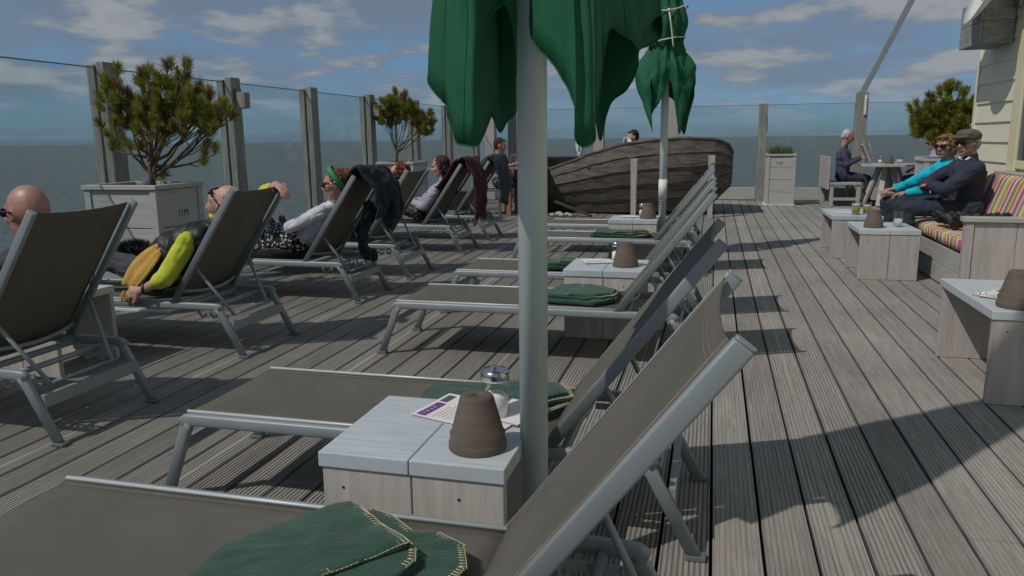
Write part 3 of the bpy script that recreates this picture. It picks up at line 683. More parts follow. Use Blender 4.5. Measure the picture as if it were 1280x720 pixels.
# ------------------------------------------------------------------ blankets
def blanket(loc,label,rz,layers,stitch=True,seed=0,sr=.0018,loc_scale=1):
    """folded fleece: each layer a rounded slab from a closed outline, whip stitch along its edge"""
    t=thing('blanket',label,'blanket',loc,rz,group='folded green fleece blankets')
    rng=random.Random(seed)
    for k,(poly,z0,z1,st) in enumerate(layers):
        # smooth the closed outline
        P0=[V((x,y,0)) for x,y in poly]; P=[]; Q=[]
        for i in range(len(P0)):
            a,b,c=P0[i-1],P0[i],P0[(i+1)%len(P0)]; P+=[b.lerp(a,.11),b*.7+b.lerp(a,.11)*.15+b.lerp(c,.11)*.15,b.lerp(c,.11)]
        for i in range(len(P)):
            a,b,c,d=P[i-1],P[i],P[(i+1)%len(P)],P[(i+2)%len(P)]
            for s in range(4):
                u=s/4; Q.append(.5*((2*b)+(c-a)*u+(2*a-5*b+4*c-d)*u*u+(3*b-a-3*c+d)*u**3))
        cen=sum(Q,V((0,0,0)))/len(Q); n=len(Q); m=MB(); vs=[]; rings=[(1.0,(z0+z1)/2),(.992,z1-(z1-z0)*.18),(.97,z1),(.80,z1+.003),(.5,z1+.004),(.2,z1+.003)]
        bot=[(.992,z0+(z1-z0)*.18),(.97,z0)]
        ja=.004 if seed==1 else .012
        def wz(p): return (.006 if seed==1 else .013)*noise.noise(V((p.x*6,p.y*6,k*.3+seed)))+.005*noise.noise(V((p.x*15,p.y*15,k)))
        seq=[(.6,z0)]+bot[::-1]+rings
        for s,z in seq:
            for q in Q: p=cen+(q-cen)*s; jx=ja*noise.noise(V((p.x*9,p.y*9,seed+k+3))); jy=ja*noise.noise(V((p.x*9,p.y*9,seed+k+9))); vs.append((p.x+jx,p.y+jy,z+(wz(p)+.004*noise.noise(V((p.x*30,p.y*30,seed))) if z>z0+.001 else 0)))
        fs=[]
        for i in range(len(seq)-1):
            for j in range(n): a=i*n+j;b=i*n+(j+1)%n; fs.append((a,b,b+n,a+n))
        fs.append(tuple(range(n))[::-1]); fs.append(tuple((len(seq)-1)*n+j for j in range(n)))
        m.add(vs,fs,True); me=blob(m,.0048,5); me.name='fold'; me.materials.append(M['blanket']); o=mkobj('fold',me,t)
        if st:
            g=MB(); per=0
            Ls=[(Q[(i+1)%n]-Q[i]).length for i in range(n)]; tot=sum(Ls); step=.0105; d=0; i=0; acc=0
            a0,a1=st
            while d<tot:
                while acc+Ls[i]<d and i<n-1: acc+=Ls[i]; i+=1
                f=(d-acc)/max(Ls[i],1e-6); p=Q[i].lerp(Q[(i+1)%n],f); u=d/tot; p=p+V((ja*noise.noise(V((p.x*9,p.y*9,seed+k+3))),ja*noise.noise(V((p.x*9,p.y*9,seed+k+9))),0))
                if a0<=u<=a1:
                    inn=(cen-p).normalized(); tn=(Q[(i+1)%n]-Q[i]).normalized(); nr=V((-tn.y,tn.x,0)); nr=nr if nr.dot(inn)>0 else -nr
                    a=p+nr*.018+tn*.002; b=p+nr*.004; wa=wz(a)
                    g.tube([(b.x,b.y,(z0+z1)/2),(b.x,b.y,z1-.002+wa),(a.x,a.y,z1+.0015+wa)],sr,5)
                    c=p+tn*step+nr*.003; g.tube([(b.x,b.y,z1-.001+wa),(c.x,c.y,z1-.001+wa)],sr,5)
                d+=step
            if g.v: part('whip_stitch',g,M['stitch'],o)
    return t
# big one on the front lounger (own frame: metres on the seat)
b=blanket((-.745,1.365,.322),'large folded dark green blanket with cream whip stitching on the front lounger',0,[
  ([(-.25,-.22),(-.265,-.04),(-.07,.215),(-.03,.235),(.03,.215),(.11,.15),(.17,.165),(.24,.125),(.275,.04),(.26,-.07),(.16,-.22),(-.1,-.28)],0,.048,(.24,.76)),
  ([(-.245,-.22),(-.255,-.045),(-.09,.185),(-.055,.205),(.165,.03),(.18,-.01),(.14,-.24),(-.1,-.28)],.049,.076,(.36,.60)),
  ([(-.235,-.23),(-.245,-.055),(-.09,.175),(-.06,.190),(.160,.025),(.085,-.055),(.035,-.13),(.025,-.23)],.077,.090,(.42,.90)),
],seed=1,sr=.0012)
m=MB()
for dx in (-.018,.0): m.tube([(.085+dx,-.135,.0835),(.115+dx,-.128,.0855),(.105+dx,-.150,.0835)],.002,6)
part('care_tag',m,M['rope'],b)
def small_blanket(loc,label,rz,sx,sy,seed,sr=.0013):
    P=lambda pts:[(x*sx,y*sy) for x,y in pts]
    return blanket(loc,label,rz,[
      (P([(-.55,-.42),(-.50,.40),(-.05,.50),(.46,.38),(.52,-.12),(.30,-.47)]),0,.026,(.42,.72)),
      (P([(-.50,-.38),(-.46,.36),(.0,.44),(.44,.30),(.50,-.16),(.20,-.44)]),.0265,.046,(.5,.8)),
      (P([(-.12,-.40),(-.08,.20),(.10,.36),(.42,.24),(.47,-.14),(.22,-.40)]),.0465,.060,(.0,.30))],seed=seed,sr=sr)
small_blanket((-.71,2.50,.322),'green blanket half hidden behind the nearest blue table on the second lounger',R(14),.54,.34,4)
small_blanket((-.72,4.40,.322),'folded green blanket on the third lounger in front of the second table',R(-8),.42,.44,5)
small_blanket((-1.05,5.50,.322),'green blanket peeping out left of the second table on the fourth lounger',R(15),.34,.34,6)
small_blanket((-.82,7.38,.322),'flat green blanket on the fifth lounger below the third table',R(-5),.55,.3,7)

# ------------------------------------------------------------------ umbrellas
def umbrella(loc,label,hem,rtop,ztop,pole_r,tie=None,sleeve=None,mats='green'):
    t=thing('closed_umbrella',label,'umbrella',loc,group='closed green umbrellas')
    m=MB(); m.tube([(0,0,.055),(0,0,ztop+.12)],pole_r,28); part('pole',m,M['pole'],t)
    m=MB(); m.tube([(0,0,.004),(0,0,.045),(0,0,.05)],[.10,.10,.095],32); part('base',m,M['alud'],t)
    if sleeve:
        m=MB(); m.tube([(0,0,sleeve[0]),(0,0,sleeve[1])],pole_r+.006,24); part('sleeve',m,M['white'],t)
        m=MB(); m.tube([(0,0,sleeve[0]-.03),(0,0,sleeve[0]-.018)],pole_r+.006,24); part('sleeve_ring',m,M['alud'],t)
        m=MB(); m.ell((0,-pole_r-.006,sleeve[0]-.08),(.012,.008,.012)); part('bolt',m,M['alud'],t)
    m=MB(); m.lathe([(0,ztop+.12),(.04,ztop+.13),(.03,ztop+.18),(0,ztop+.20)],16); part('finial',m,M['pole'],t)
    # hem outline refined, lofted up to the crown
    H=[V(h) for h in hem]; n=len(H); Q=[]
    for i in range(n-(0 if tie else 1)):
        ten=1.0 if tie else .55
        a,b_,c,d=H[i-1] if (i>0 or tie) else H[0],H[i],H[(i+1)%n],H[(i+2)%n] if (tie or i+2<n) else H[-1]
        for s in range(5):
            u=s/5; Q.append(.5*((2*b_)+(c-a)*u+(2*a-5*b_+4*c-d)*u*u+(3*b_-a-3*c+d)*u**3))
    closed=bool(tie)
    if not closed: Q.append(H[-1])
    nq=len(Q); rows=34; vs=[]; fs=[]
    for i in range(rows+1):
        w_=i/rows
        for jj,q in enumerate(Q):
            zz=q.z+(ztop-q.z)*w_; ang_=math.atan2(q.y,q.x); r0=math.hypot(q.x,q.y)
            if tie:
                zt,rt=tie
                if zz<zt:
                    k=(zz-q.z)/max(.01,zt-q.z); k=k*k*(3-2*k); rr=r0*(1-k)+(rt+.014*math.sin(ang_*11))*k
                    rr+=.045*math.sin(math.pi*min(1,k*1.05))*(1+.5*math.sin(ang_*9+zz*5))
                else:
                    k=(zz-zt)/(ztop-zt); bul=.045*math.sin(math.pi*min(1,k*3)) if k<.333 else 0
                    rr=(rt+bul+.016*math.sin(ang_*11))*(1-k**2.2)+.03*k**2.2
                cr=(.030*noise.noise(V((ang_*2.5,zz*9,1)))+.03*noise.noise(V((ang_*4,zz*5,4)))-.03*(1-abs(noise.noise(V((ang_*2.2,zz*7+ang_*1.5,8)))))**5)*(1 if zz<zt else .25)*min(1,.3+w_*6)
                rr+=cr
            else:
                k=w_; rr=r0*(1-.38*min(1,k*1.6))*(1-k**5)+.05*k**5
                rr+=(.030*(abs(math.sin(jj/nq*math.pi*9+.5))-.55)+.006*math.sin(jj*.9))*min(1,w_*4)*(1-k)+.010*noise.noise(V((q.x*10,q.y*10,zz*5)))+.004*noise.noise(V((q.x*40,q.y*40,zz*14)))
            vs.append((rr*math.cos(ang_),rr*math.sin(ang_),zz))
    m=MB()
    for i in range(rows):
        for j in range(nq if closed else nq-1): a=i*nq+j;b_=i*nq+(j+1)%nq; fs.append((a,b_,b_+nq,a+nq))
    m.add(vs,fs,True); o=part('canopy',m,M['green'],t,recalc=False); s=o.modifiers.new('s','SOLIDIFY'); s.thickness=.0016; s.offset=0
    for j in range(7,nq,17):
        q=MB(); q.tube([V(vs[i*nq+j])*1.0+V((vs[i*nq+j][0],vs[i*nq+j][1],0)).normalized()*.0015 for i in range(rows+1)],.0016,5); part('seam',q,M['green'],o)
    hm=MB(); pts=[V(vs[j])+(V(vs[nq+j])-V(vs[j]))*.02 for j in range(nq)]
    if closed: pts.append(pts[0])
    hm.tube(pts,.0022,6,caps=False); part('hem',hm,M['green'],o)
    return t
HEM1=[(-0.023,-0.07,1.401),(-0.018,-0.1,1.482),(-0.026,-0.12,1.543),(-0.037,-0.13,1.556),(-0.059,-0.17,1.525),(-0.089,-0.2,1.48),(-0.089,-0.19,1.453),(-0.084,-0.15,1.416),(-0.07,-0.1,1.372),(-0.064,-0.1,1.353),(-0.062,-0.11,1.323),(-0.067,-0.15,1.292),(-0.074,-0.19,1.254),(-0.08,-0.21,1.238),(-0.089,-0.23,1.233),(-0.113,-0.215,1.237),(-0.142,-0.2,1.244),(-0.17,-0.16,1.297),(-0.201,-0.08,1.331),(-0.239,-0.03,1.357),(-0.276,0.0,1.396),(-0.288,0.05,1.449),(-0.293,0.1,1.506),(-0.298,0.15,1.48),(-0.283,0.19,1.428),(-0.206,0.23,1.395),(-0.156,0.2,1.304),(-0.132,0.17,1.268),(-0.11,0.17,1.298),(-0.09,0.18,1.32),(-0.073,0.22,1.391),(-0.003,0.27,1.502),(0.103,0.25,1.453),(0.132,0.2,1.299),(0.15,0.17,1.243),(0.168,0.15,1.297),(0.188,0.12,1.342),(0.231,0.1,1.372),(0.256,0.09,1.424),(0.256,0.1,1.468),(0.281,0.14,1.485),(0.303,0.16,1.506),(0.31,0.1,1.549),(0.286,0.06,1.525),(0.263,0.03,1.466),(0.251,-0.01,1.477),(0.228,-0.05,1.492),(0.211,-0.08,1.501),(0.202,-0.11,1.489),(0.197,-0.13,1.426),(0.195,-0.15,1.362),(0.189,-0.17,1.291),(0.191,-0.18,1.251),(0.185,-0.19,1.235),(0.169,-0.2,1.23),(0.156,-0.21,1.238),(0.151,-0.215,1.259),(0.154,-0.21,1.299),(0.141,-0.2,1.336),(0.122,-0.18,1.371),(0.081,-0.14,1.423),(0.04,-0.11,1.46),(0.023,-0.1,1.489),(0.019,-0.1,1.535)]
umbrella((-.452,1.95,0),'nearest closed green umbrella with its flaps hanging loose around a thick grey pole',HEM1,.2,3.6,.0385)
HEM2=[(-0.113,-0.14,1.503),(-0.141,-0.16,1.424),(-0.106,-0.17,1.297),(-0.186,-0.12,1.505),(-0.279,-0.04,1.733),(-0.315,0.05,1.875),(-0.262,0.12,1.798),(-0.165,0.18,1.636),(-0.019,0.2,1.675),(0.108,0.18,1.589),(0.184,0.14,1.278),(0.237,0.1,1.423),(0.288,0.03,1.659),(0.293,-0.05,1.81),(0.252,-0.1,1.653),(0.191,-0.15,1.419),(0.164,-0.17,1.277),(0.137,-0.18,1.419),(0.09,-0.18,1.692),(0.049,-0.19,1.808),(-0.011,-0.18,1.671),(-0.057,-0.16,1.58)]
u2=umbrella((-.505,8.2,0),'farther closed green umbrella bundled and tied with white straps above the boat',HEM2,.2,3.3,.0385,(2.20,.150),(.62,.82))
m=MB(); c=[]
for i in range(25): a=2*math.pi*i/24; c.append((.178*math.cos(a),.178*math.sin(a),2.20+.03*math.cos(a)))
m.tube(c,.016,8,rx=.4,up=(1,0,0),caps=False); part('strap',m,M['pvc'],u2)
m=MB(); c=[]
for i in range(25): a=2*math.pi*i/24; c.append((.205*math.cos(a),.205*math.sin(a),2.50+.035*math.cos(2*a)))
m.tube(c,.007,6,caps=False); m.tube([(.03,-.205,2.46),(.05,-.215,2.35),(.075,-.20,2.16),(.08,-.21,2.12)],.007,6); m.ell((.03,-.208,2.47),(.018,.014,.016))
part('cord',m,M['rope'],u2)

# ------------------------------------------------------------------ planters and pines
def planter(loc,label,X,Y,H,rows=4,rz=0,group='grey plank planters'):
    t=thing('planter',label,'planter',loc,rz,group=group); cp=.035
    m=MB(); h=(H-cp)/rows
    for i in range(rows):
        for s in (-1,1):
            ya,yb=sorted((s*(Y/2-.012),s*(Y/2-.03))); m.box(-X/2+.055,X/2-.055,ya,yb,.02+i*h+.002,.02+(i+1)*h-.004-(.02 if i==rows-1 else 0))
            xa,xb=sorted((s*(X/2-.012),s*(X/2-.03))); m.box(xa,xb,-Y/2+.055,Y/2-.055,.02+i*h+.002,.02+(i+1)*h-.004-(.02 if i==rows-1 else 0))
    part('plank_side',m,M['planter'],t,.003)
    for sx in (-1,1):
        for sy in (-1,1):
            m=MB(); xa,xb=sorted((sx*(X/2),sx*(X/2-.054))); ya,yb=sorted((sy*(Y/2),sy*(Y/2-.054))); m.box(xa,xb,ya,yb,.0,H-cp-.002)
            part('corner_batten',m,M['planter'],t,.004)
    m=MB(); e=.012; r=.035
    m.box(-X/2-e,X/2+e,-Y/2-e,-Y/2+r,H-cp,H); m.box(-X/2-e,X/2+e,Y/2-r,Y/2+e,H-cp,H); m.box(-X/2-e,-X/2+r,-Y/2+r+.001,Y/2-r-.001,H-cp,H); m.box(X/2-r,X/2+e,-Y/2+r+.001,Y/2-r-.001,H-cp,H)
    part('rim',m,M['planter'],t,.004)
    m=MB(); m.box(-X/2-.02,X/2+.02,-Y/2-.02,Y/2+.02,.0005,.018); part('base_slab',m,M['white'],t,.002)
    m=MB(); m.box(-X/2+.05,X/2-.05,-Y/2+.05,Y/2-.05,H-.12,H-.025); part('soil',m,M['soil'],t)
    return t
def stencil(t,X,z,y0,face,pat,s=.05):
    """small stencilled marks: narrow dark strokes"""
    m=MB()
    for (u,v_,w_,h_) in pat:
        if face=='x': m.box(X,X+.002,y0+u*s,y0+(u+w_)*s,z+v_*s,z+(v_+h_)*s)
        else: m.box(X+u*s,X+(u+w_)*s,y0-.002,y0,z+v_*s,z+(v_+h_)*s)
    part('stencil_marks',m,M['alud'],t)
PAT=[(0,0,.12,1),(-.25,.9,.6,.12),(.65,0,.12,1),(.65,.9,.35,.12),(.65,.45,.3,.1),(1.25,0,.12,1),(1.25,.9,.4,.12),(1.55,.5,.12,.5),(1.25,.45,.4,.1),(1.95,0,.12,.6),(2.05,.5,.12,.5),(1.85,.5,.12,.5)]
p1=planter((-4.25,5.07,0),'large grey plank planter with the big bushy pine behind the left loungers',.63,.54,.95,3); stencil(p1,.304,.70,-.02,'x',PAT,.05)
planter((-4.42,10.65,0),'grey plank planter holding the slim pine farther along the left windscreen',.56,.6,.95,3)
p3=planter((1.19,15.12,0),'narrow grey planter with grass beside the far windscreen',.50,.48,.93,4); stencil(p3,-.08,.74,-.2295,'y',PAT,.045)
planter((2.82,11.0,0),'grey plank planter at the house corner with a bushy pine behind the couple',.5,.5,.95,3)
def tuft(mb,p,d,rng,n=75,ln=.085,sp=.10,w_=.0032):
    n=int(n*2.0); sp*=1.2; w_*=1.2
    d=V(d).normalized(); u=d.orthogonal().normalized(); v_=d.cross(u)
    for i in range(n):
        s=rng.random(); base=p-d*sp*(1-s); a=rng.uniform(0,6.283); tilt=rng.uniform(.35,1.25)*(1.15-.6*s)
        q=(d*math.cos(tilt)+(u*math.cos(a)+v_*math.sin(a))*math.sin(tilt)); l=ln*rng.uniform(.7,1.15)
        sd_=q.cross(V((rng.uniform(-1,1),rng.uniform(-1,1),rng.uniform(-1,1)))).normalized()*w_*.5
        b1=base+q*l*.6; mb.add([base-sd_*.7,base+sd_*.7,b1+sd_,b1-sd_,base+q*l],[(0,1,2,3),(3,2,4)])
def pine(loc,label,clusters,ntuft,seed,trunk_r=.022,n=75,brown=.2,spread=.13,dens_ln=.085,trunk_bend=(0,0),sw=.0032):
    """clusters: crown masses in local coords (x,y,z,r)"""
    t=thing('pine_tree',label,'tree',loc,group='small pines in planters'); rng=random.Random(seed)
    wood=MB(); green=MB(); br=MB()
    zs=min(c[2] for c in clusters); forks=[V((trunk_bend[0]*k,trunk_bend[1]*k,h)) for k,h in ((0,-.02),(.3,.06),(.7,.14),(1,.22))]
    top=max(c[2] for c in clusters)
    wood.tube(forks,[trunk_r*1.25,trunk_r*1.1,trunk_r,trunk_r*.8],10)
    limbs=[]
    for (x,y,z,r) in clusters:
        c=V((x,y,z)); b=forks[rng.choice((1,2,3))]; mid=b.lerp(c,.5)+V((rng.uniform(-.04,.04),rng.uniform(-.05,.05),-.05 if abs(x)>.2 else .0)); 
        pts=[]
        for i in range(9):
            u=i/8; p=b*(1-u)**2+mid*2*u*(1-u)+c*u*u; p+=V((rng.uniform(-1,1),rng.uniform(-1,1),rng.uniform(-1,1)))*.008*(1 if 0<i else 0); pts.append(p)
        wood.tube(pts,[trunk_r*(.62-.45*i/8) for i in range(9)],7); limbs.append((pts,c,r))
    tot=sum(l[2]**2 for l in limbs)
    for pts,c,r in limbs:
        k=max(2,int(ntuft*r*r/tot))
        for i in range(k):
            while True:
                q=V((rng.uniform(-1,1),rng.uniform(-1,1),rng.uniform(-.8,1)))
                if q.length<1: break
            q=q.normalized()*(.35+.65*q.length); e=c+V((q.x*r,q.y*r,q.z*r*.85))
            s=pts[rng.randint(4,8)]; mid=s.lerp(e,.55)+V((0,0,-.02)); g=[s,mid,e]; wood.tube(g,[trunk_r*.2,trunk_r*.17,trunk_r*.12],5)
            d=(e-mid).normalized()*.7+V((0,0,1.0))+q*.4
            tuft(br if rng.random()<brown else green,e+d.normalized()*.03,d,rng,n,dens_ln,spread,sw)
    part('trunk',wood,M['trunk'],t); o=part('crown',green,M['needle'],t,recalc=False)
    if br.v: part('browned_needles',br,M['needle_brown'],t,recalc=False,label='browned needles inside the crown')
    return t
c1=[(-.22,.0,.80,.10),(-.03,0.02,.82,.09),(.06,.0,.78,.10),(.33,-.02,.80,.13),(.36,.03,.66,.17),(.55,0,.62,.15),(.64,-.02,.47,.13),(-.30,.03,.66,.13),(-.10,.03,.66,.16),(.16,.05,.66,.17),(-.31,-.02,.44,.13),(-.36,0,.30,.06),(.06,-.05,.52,.15),(.30,-.06,.50,.17),(.46,.04,.40,.15),(-.22,.1,.54,.13),(.10,.2,.6,.2),(.34,.22,.58,.2),(-.15,.22,.6,.18),(.55,.0,.22,.09),(.15,-.12,.40,.12),(-.06,-.1,.32,.09),(.05,-.03,.10,.06)]
pine((-4.216,5.12,.93),'broad bushy pine in the large planter on the left',c1,215,11,.022,n=70,brown=.2,dens_ln=.075,spread=.05,sw=.0030)
c2=[(.06,0,.94,.13),(-.13,0,.83,.15),(.0,.05,.78,.17),(.22,0,.80,.15),(.17,.02,.68,.13),(-.10,-.03,.66,.12),(.36,0,.60,.11),(.50,.0,.62,.12),(.46,.03,.46,.11),(-.02,.1,.6,.12),(-.2,0,.62,.08),(.45,-.03,.54,.12)]
pine((-4.51,10.65,.93),'slim airy pine with bare lower trunk farther along the windscreen',c2,130,12,.016,n=60,brown=.12,sw=.005,dens_ln=.085,spread=.06)
c3=[(.03,0,.84,.13),(-.10,0,.70,.15),(.16,0,.72,.17),(-.30,0,.62,.12),(-.16,-.03,.54,.17),(.02,0,.52,.2),(.2,0,.46,.2),(-.29,0,.40,.13),(-.06,0,.32,.18),(.12,.05,.28,.17),(.28,.05,.6,.16),(-.2,.1,.44,.17),(.05,-.05,.4,.18)]
pine((2.82,11.0,.93),'dense pine with upright shoots behind the couple by the house corner',c3,240,13,.018,n=70,brown=.12,sw=.005,dens_ln=.085,spread=.08)
m=MB(); rng=random.Random(5)
for i in range(420):
    x=rng.uniform(-.19,.19); y=rng.uniform(-.18,.18); h=rng.uniform(.12,.27); l=V((rng.gauss(0,.35),rng.gauss(0,.35),1)).normalized(); p=V((x,y,0)); q=p+l*h*.6; e=p+l*h+V((l.x*.05,l.y*.05,-.01)); s=V((rng.uniform(-1,1),rng.uniform(-1,1),0)).normalized()*.004
    m.add([p-s,p+s,q+s,q-s,e],[(0,1,2,3),(3,2,4)])
thing('grass_tuft','green ornamental grass growing in the narrow far planter','plant',(1.19,15.12,.88),mb=m,mats=M['grass'])

# ------------------------------------------------------------------ boat
def build_boat():
    t=thing('wooden_boat','old weathered clinker rowing boat lying tilted on the far deck behind the loungers','boat',(-1.2,13.3,0))
    X=[-3.05,-2.75,-2.3,-1.9,-1.4,-.9,-.4,0,.20,.30]
    Zt=[.66,.72,.86,1.01,1.14,1.20,1.225,1.20,1.14,.98]
    Zb=[.02,.02,.02,.02,.03,.04,.08,.22,.36,.50]
    Yg=[13.15,12.98,12.78,12.64,12.56,12.55,12.60,12.74,12.90,13.05]
    def interp(xs,ys,x):
        for i in range(len(xs)-1):
            if x<=xs[i+1]: u=(x-xs[i])/(xs[i+1]-xs[i]); u=max(0,min(1,u)); return ys[i]+(ys[i+1]-ys[i])*(u*u*(3-2*u)*.3+u*.7)
        return ys[-1]
    ns=5
    def pt(x,v_,side):
        zt=interp(X,Zt,x); zb=interp(X,Zb,x); yg=interp(X,Yg,x)
        if side: zt=max(zt-.04,.90)
        z=zt+(zb-zt)*v_**1.05
        y=yg-.05*math.sin(math.pi*min(1,v_*1.4))+.55*max(0,v_-.35)**1.7
        if side: y=27.0-y
        return V((x+1.2,y-13.3,z))
    for side in (0,1):
        m=MB(); nx=46; sg=-1 if not side else 1
        for k in range(ns):
            v0=k/ns; v1=(k+1)/ns
            for i in range(nx):
                pass
            vs=[]
            for i in range(nx+1):
                x=X[0]+(X[-1]-X[0])*i/nx
                wob=.004*noise.noise(V((x*3,k*5.1,side)))
                a=pt(x,v0,side); b=pt(x,v1,side)
                vs+= [a+V((0,sg*.002,0)),b+V((0,sg*(.021+wob),.006)),b+V((0,-sg*.014,.006)),a+V((0,-sg*.022,0))]
            fs=[]
            for i in range(nx):
                o=i*4
                for j in range(4): fs.append((o+j,o+(j+1)%4,o+4+(j+1)%4,o+4+j))
            fs.append((0,1,2,3)); fs.append((nx*4+3,nx*4+2,nx*4+1,nx*4)); m.add(vs,fs,False)
        part('hull_planking',m,M['boat'],t)
        m=MB(); pts=[pt(X[0]+(X[-1]-X[0])*i/40,0,side)+V((0,0,.012)) for i in range(41)]; m.tube(pts,.026,8,rx=.8); part('gunwale',m,M['boat'],t)
    # bottom and stern transom
    m=MB(); nx=30; vs=[]
    for i in range(nx+1):
        x=X[0]+(X[-1]-X[0])*i/nx; vs+=[pt(x,1,0)+V((0,.02,.02)),V((x+1.2,.2,interp(X,Zb,x)+.0)),pt(x,1,1)+V((0,-.02,.02))]
    fs=[]
    for i in range(nx): o=i*3; fs+=[(o,o+1,o+4,o+3),(o+1,o+2,o+5,o+4)]
    m.add(vs,fs,True); part('bottom',m,M['boatd'],t)
    m=MB(); a=[pt(X[-1],v/8,0) for v in range(9)]; b=[pt(X[-1],v/8,1) for v in range(9)]; off=V((-.03,0,0))
    vs=a+b[::-1]; n=len(vs); vs2=[v+off for v in vs]; m.add(vs+vs2,[tuple(range(n)),tuple(range(n,2*n))[::-1]]+[(i,(i+1)%n,n+(i+1)%n,n+i) for i in range(n)]); part('transom',m,M['boat'],t)
    m=MB(); a=[pt(X[0],v/8,0) for v in range(9)]; b=[pt(X[0],v/8,1) for v in range(9)]; off=V((.03,0,0))
    vs=a+b[::-1]; n=len(vs); vs2=[v+off for v in vs]; m.add(vs+vs2,[tuple(range(n)),tuple(range(n,2*n))[::-1]]+[(i,(i+1)%n,n+(i+1)%n,n+i) for i in range(n)]); part('bow_board',m,M['boatd'],t)
    for x in (-1.9,-.7):
        m=MB(); a=pt(x,.25,0); b=pt(x,.25,1); m.bar(a,b,.22,.03); part('thwart',m,M['boat'],t)
    m=MB(); m.bar((-1.4,.2,.0+.03),(1.1,.2,.06),.06,.06); m.bar((1.1,.2,.07),(1.48,.2,.46),.05,.05); part('keel',m,M['boatd'],t)
build_boat()
for x,y,h,lab in ((-1.20,12.22,.93,'short tapered timber post leaning on the near side of the boat'),(-.03,12.45,.97,'short timber post at the right end of the boat')):
    m=MB(); w1=.038; w2=.052
    m.add([(-w1,-w1,0),(w1,-w1,0),(w1,w1,0),(-w1,w1,0),(-w2,-w1,h),(w2,-w1,h),(w2,w1,h-.01),(-w2,w1,h-.01)],[(0,3,2,1),(4,5,6,7),(0,1,5,4),(1,2,6,5),(2,3,7,6),(3,0,4,7)])
    thing('short_post',lab,'post',(x,y,.0005),mb=m,mats=M['sidew'],bevel=.005,group='short posts propping the boat')
# clutter at the boat's left end
m=MB()
for i,(x,y,s) in enumerate(((0,0,.07),(.13,.05,.055),(.06,-.08,.05),(.2,-.03,.045),(-.1,-.04,.05))): m.ell((x,y,s*.6),(s,s*.8,s*.6),seg=10,rings=7)
thing('white_stones','small pile of pale stones at the left end of the boat','stones',(-2.42,12.35,0),mb=m,mats=M['sidew'])
m=MB(); m.bar((0,0,.24),(.62,-.12,.02),.09,.03); thing('loose_plank','loose dark plank leaning down from the left end of the boat','plank',(-2.5,12.42,.0),mb=m,mats=M['boatd'],bevel=.003)

# ------------------------------------------------------------------ sofa
so_=thing('plank_sofa','grey plank sofa with striped cushions at the right against the house','sofa')
m=MB()
for i in range(2): m.box(1.885,1.915,6.64,9.62,.012+i*.16,.012+i*.16+.156)
m.box(1.916,2.74,6.62,9.62,.29,.325); part('base_panel',m,M['sidex'],so_,.003)
for y in (6.575,9.68):
    m=MB(); xs_=[1.945,2.24,2.53,2.80]
    for a,b_ in zip(xs_[:-1],xs_[1:]): m.box(a+.0015,b_-.0015,y-.028,y+.028,.001,.585)
    m.box(1.885,1.943,y-.04,y+.04,.001,.585); o=part('arm_panel',m,M['sidew'],so_,.004)
    m=MB(); m.box(1.865,2.82,y-.055,y+.055,.587,.625); part('arm_cap',m,M['sidex'],o,.005)
m=MB()
for i in range(3): m.box(2.74,2.77,6.62,9.62,.1+i*.24,.1+i*.24+.236)
part('back_panel',m,M['sidex'],so_,.004)
def cushion(y0,y1,kind,label=None):
    m=MB()
    if kind=='seat': x0,x1,z0,z1=1.875,2.60,.328,.462; mt=None
    n=12; vs=[];
    nx=14;ny=14
    for side in (1,0):
        for i in range(nx+1):
            for j in range(ny+1):
                u=i/nx*2-1; v_=j/ny*2-1; r=(1-abs(u)**6)**.5*(1-abs(v_)**6)**.5; puff=.62+.38*r
                if kind=='seat':
                    zc=(z0+z1)/2; z=zc+(1 if side else -1)*(z1-z0)/2*(puff if side else .95*puff+.05)
                    vs.append((x0+(x1-x0)*i/nx,y0+(y1-y0)*j/ny,z))
                else:
                    base=V((2.46,0,.45)); up=V((.30,0,.95)).normalized(); nn=V((-up.z,0,up.x)); p=base+up*(.44*i/nx)+nn*((.075 if side else -.05)*puff); vs.append((p.x,y0+(y1-y0)*j/ny,p.z))
    N1=(nx+1)*(ny+1); fs=[]
    for s in (0,1):
        for i in range(nx):
            for j in range(ny): a=s*N1+i*(ny+1)+j; fs.append((a,a+ny+1,a+ny+2,a+1) if s==0 else (a,a+1,a+ny+2,a+ny+1))
    def br(a,b): fs.append((a,b,b+N1,a+N1))
    for i in range(nx): br(i*(ny+1),(i+1)*(ny+1)); br((i+1)*(ny+1)+ny,i*(ny+1)+ny)
    for j in range(ny): br(j+1,j); br(nx*(ny+1)+j,nx*(ny+1)+j+1)
    m.add(vs,fs,True); part('seat_cushion' if kind=='seat' else 'back_cushion',m,M['stripe'],so_)
for a,b_ in ((6.63,7.28),(7.29,8.42),(8.43,9.6)): cushion(a,b_,'seat')
for a,b_ in ((6.66,8.08),(8.10,9.6)): cushion(a,b_,'back')

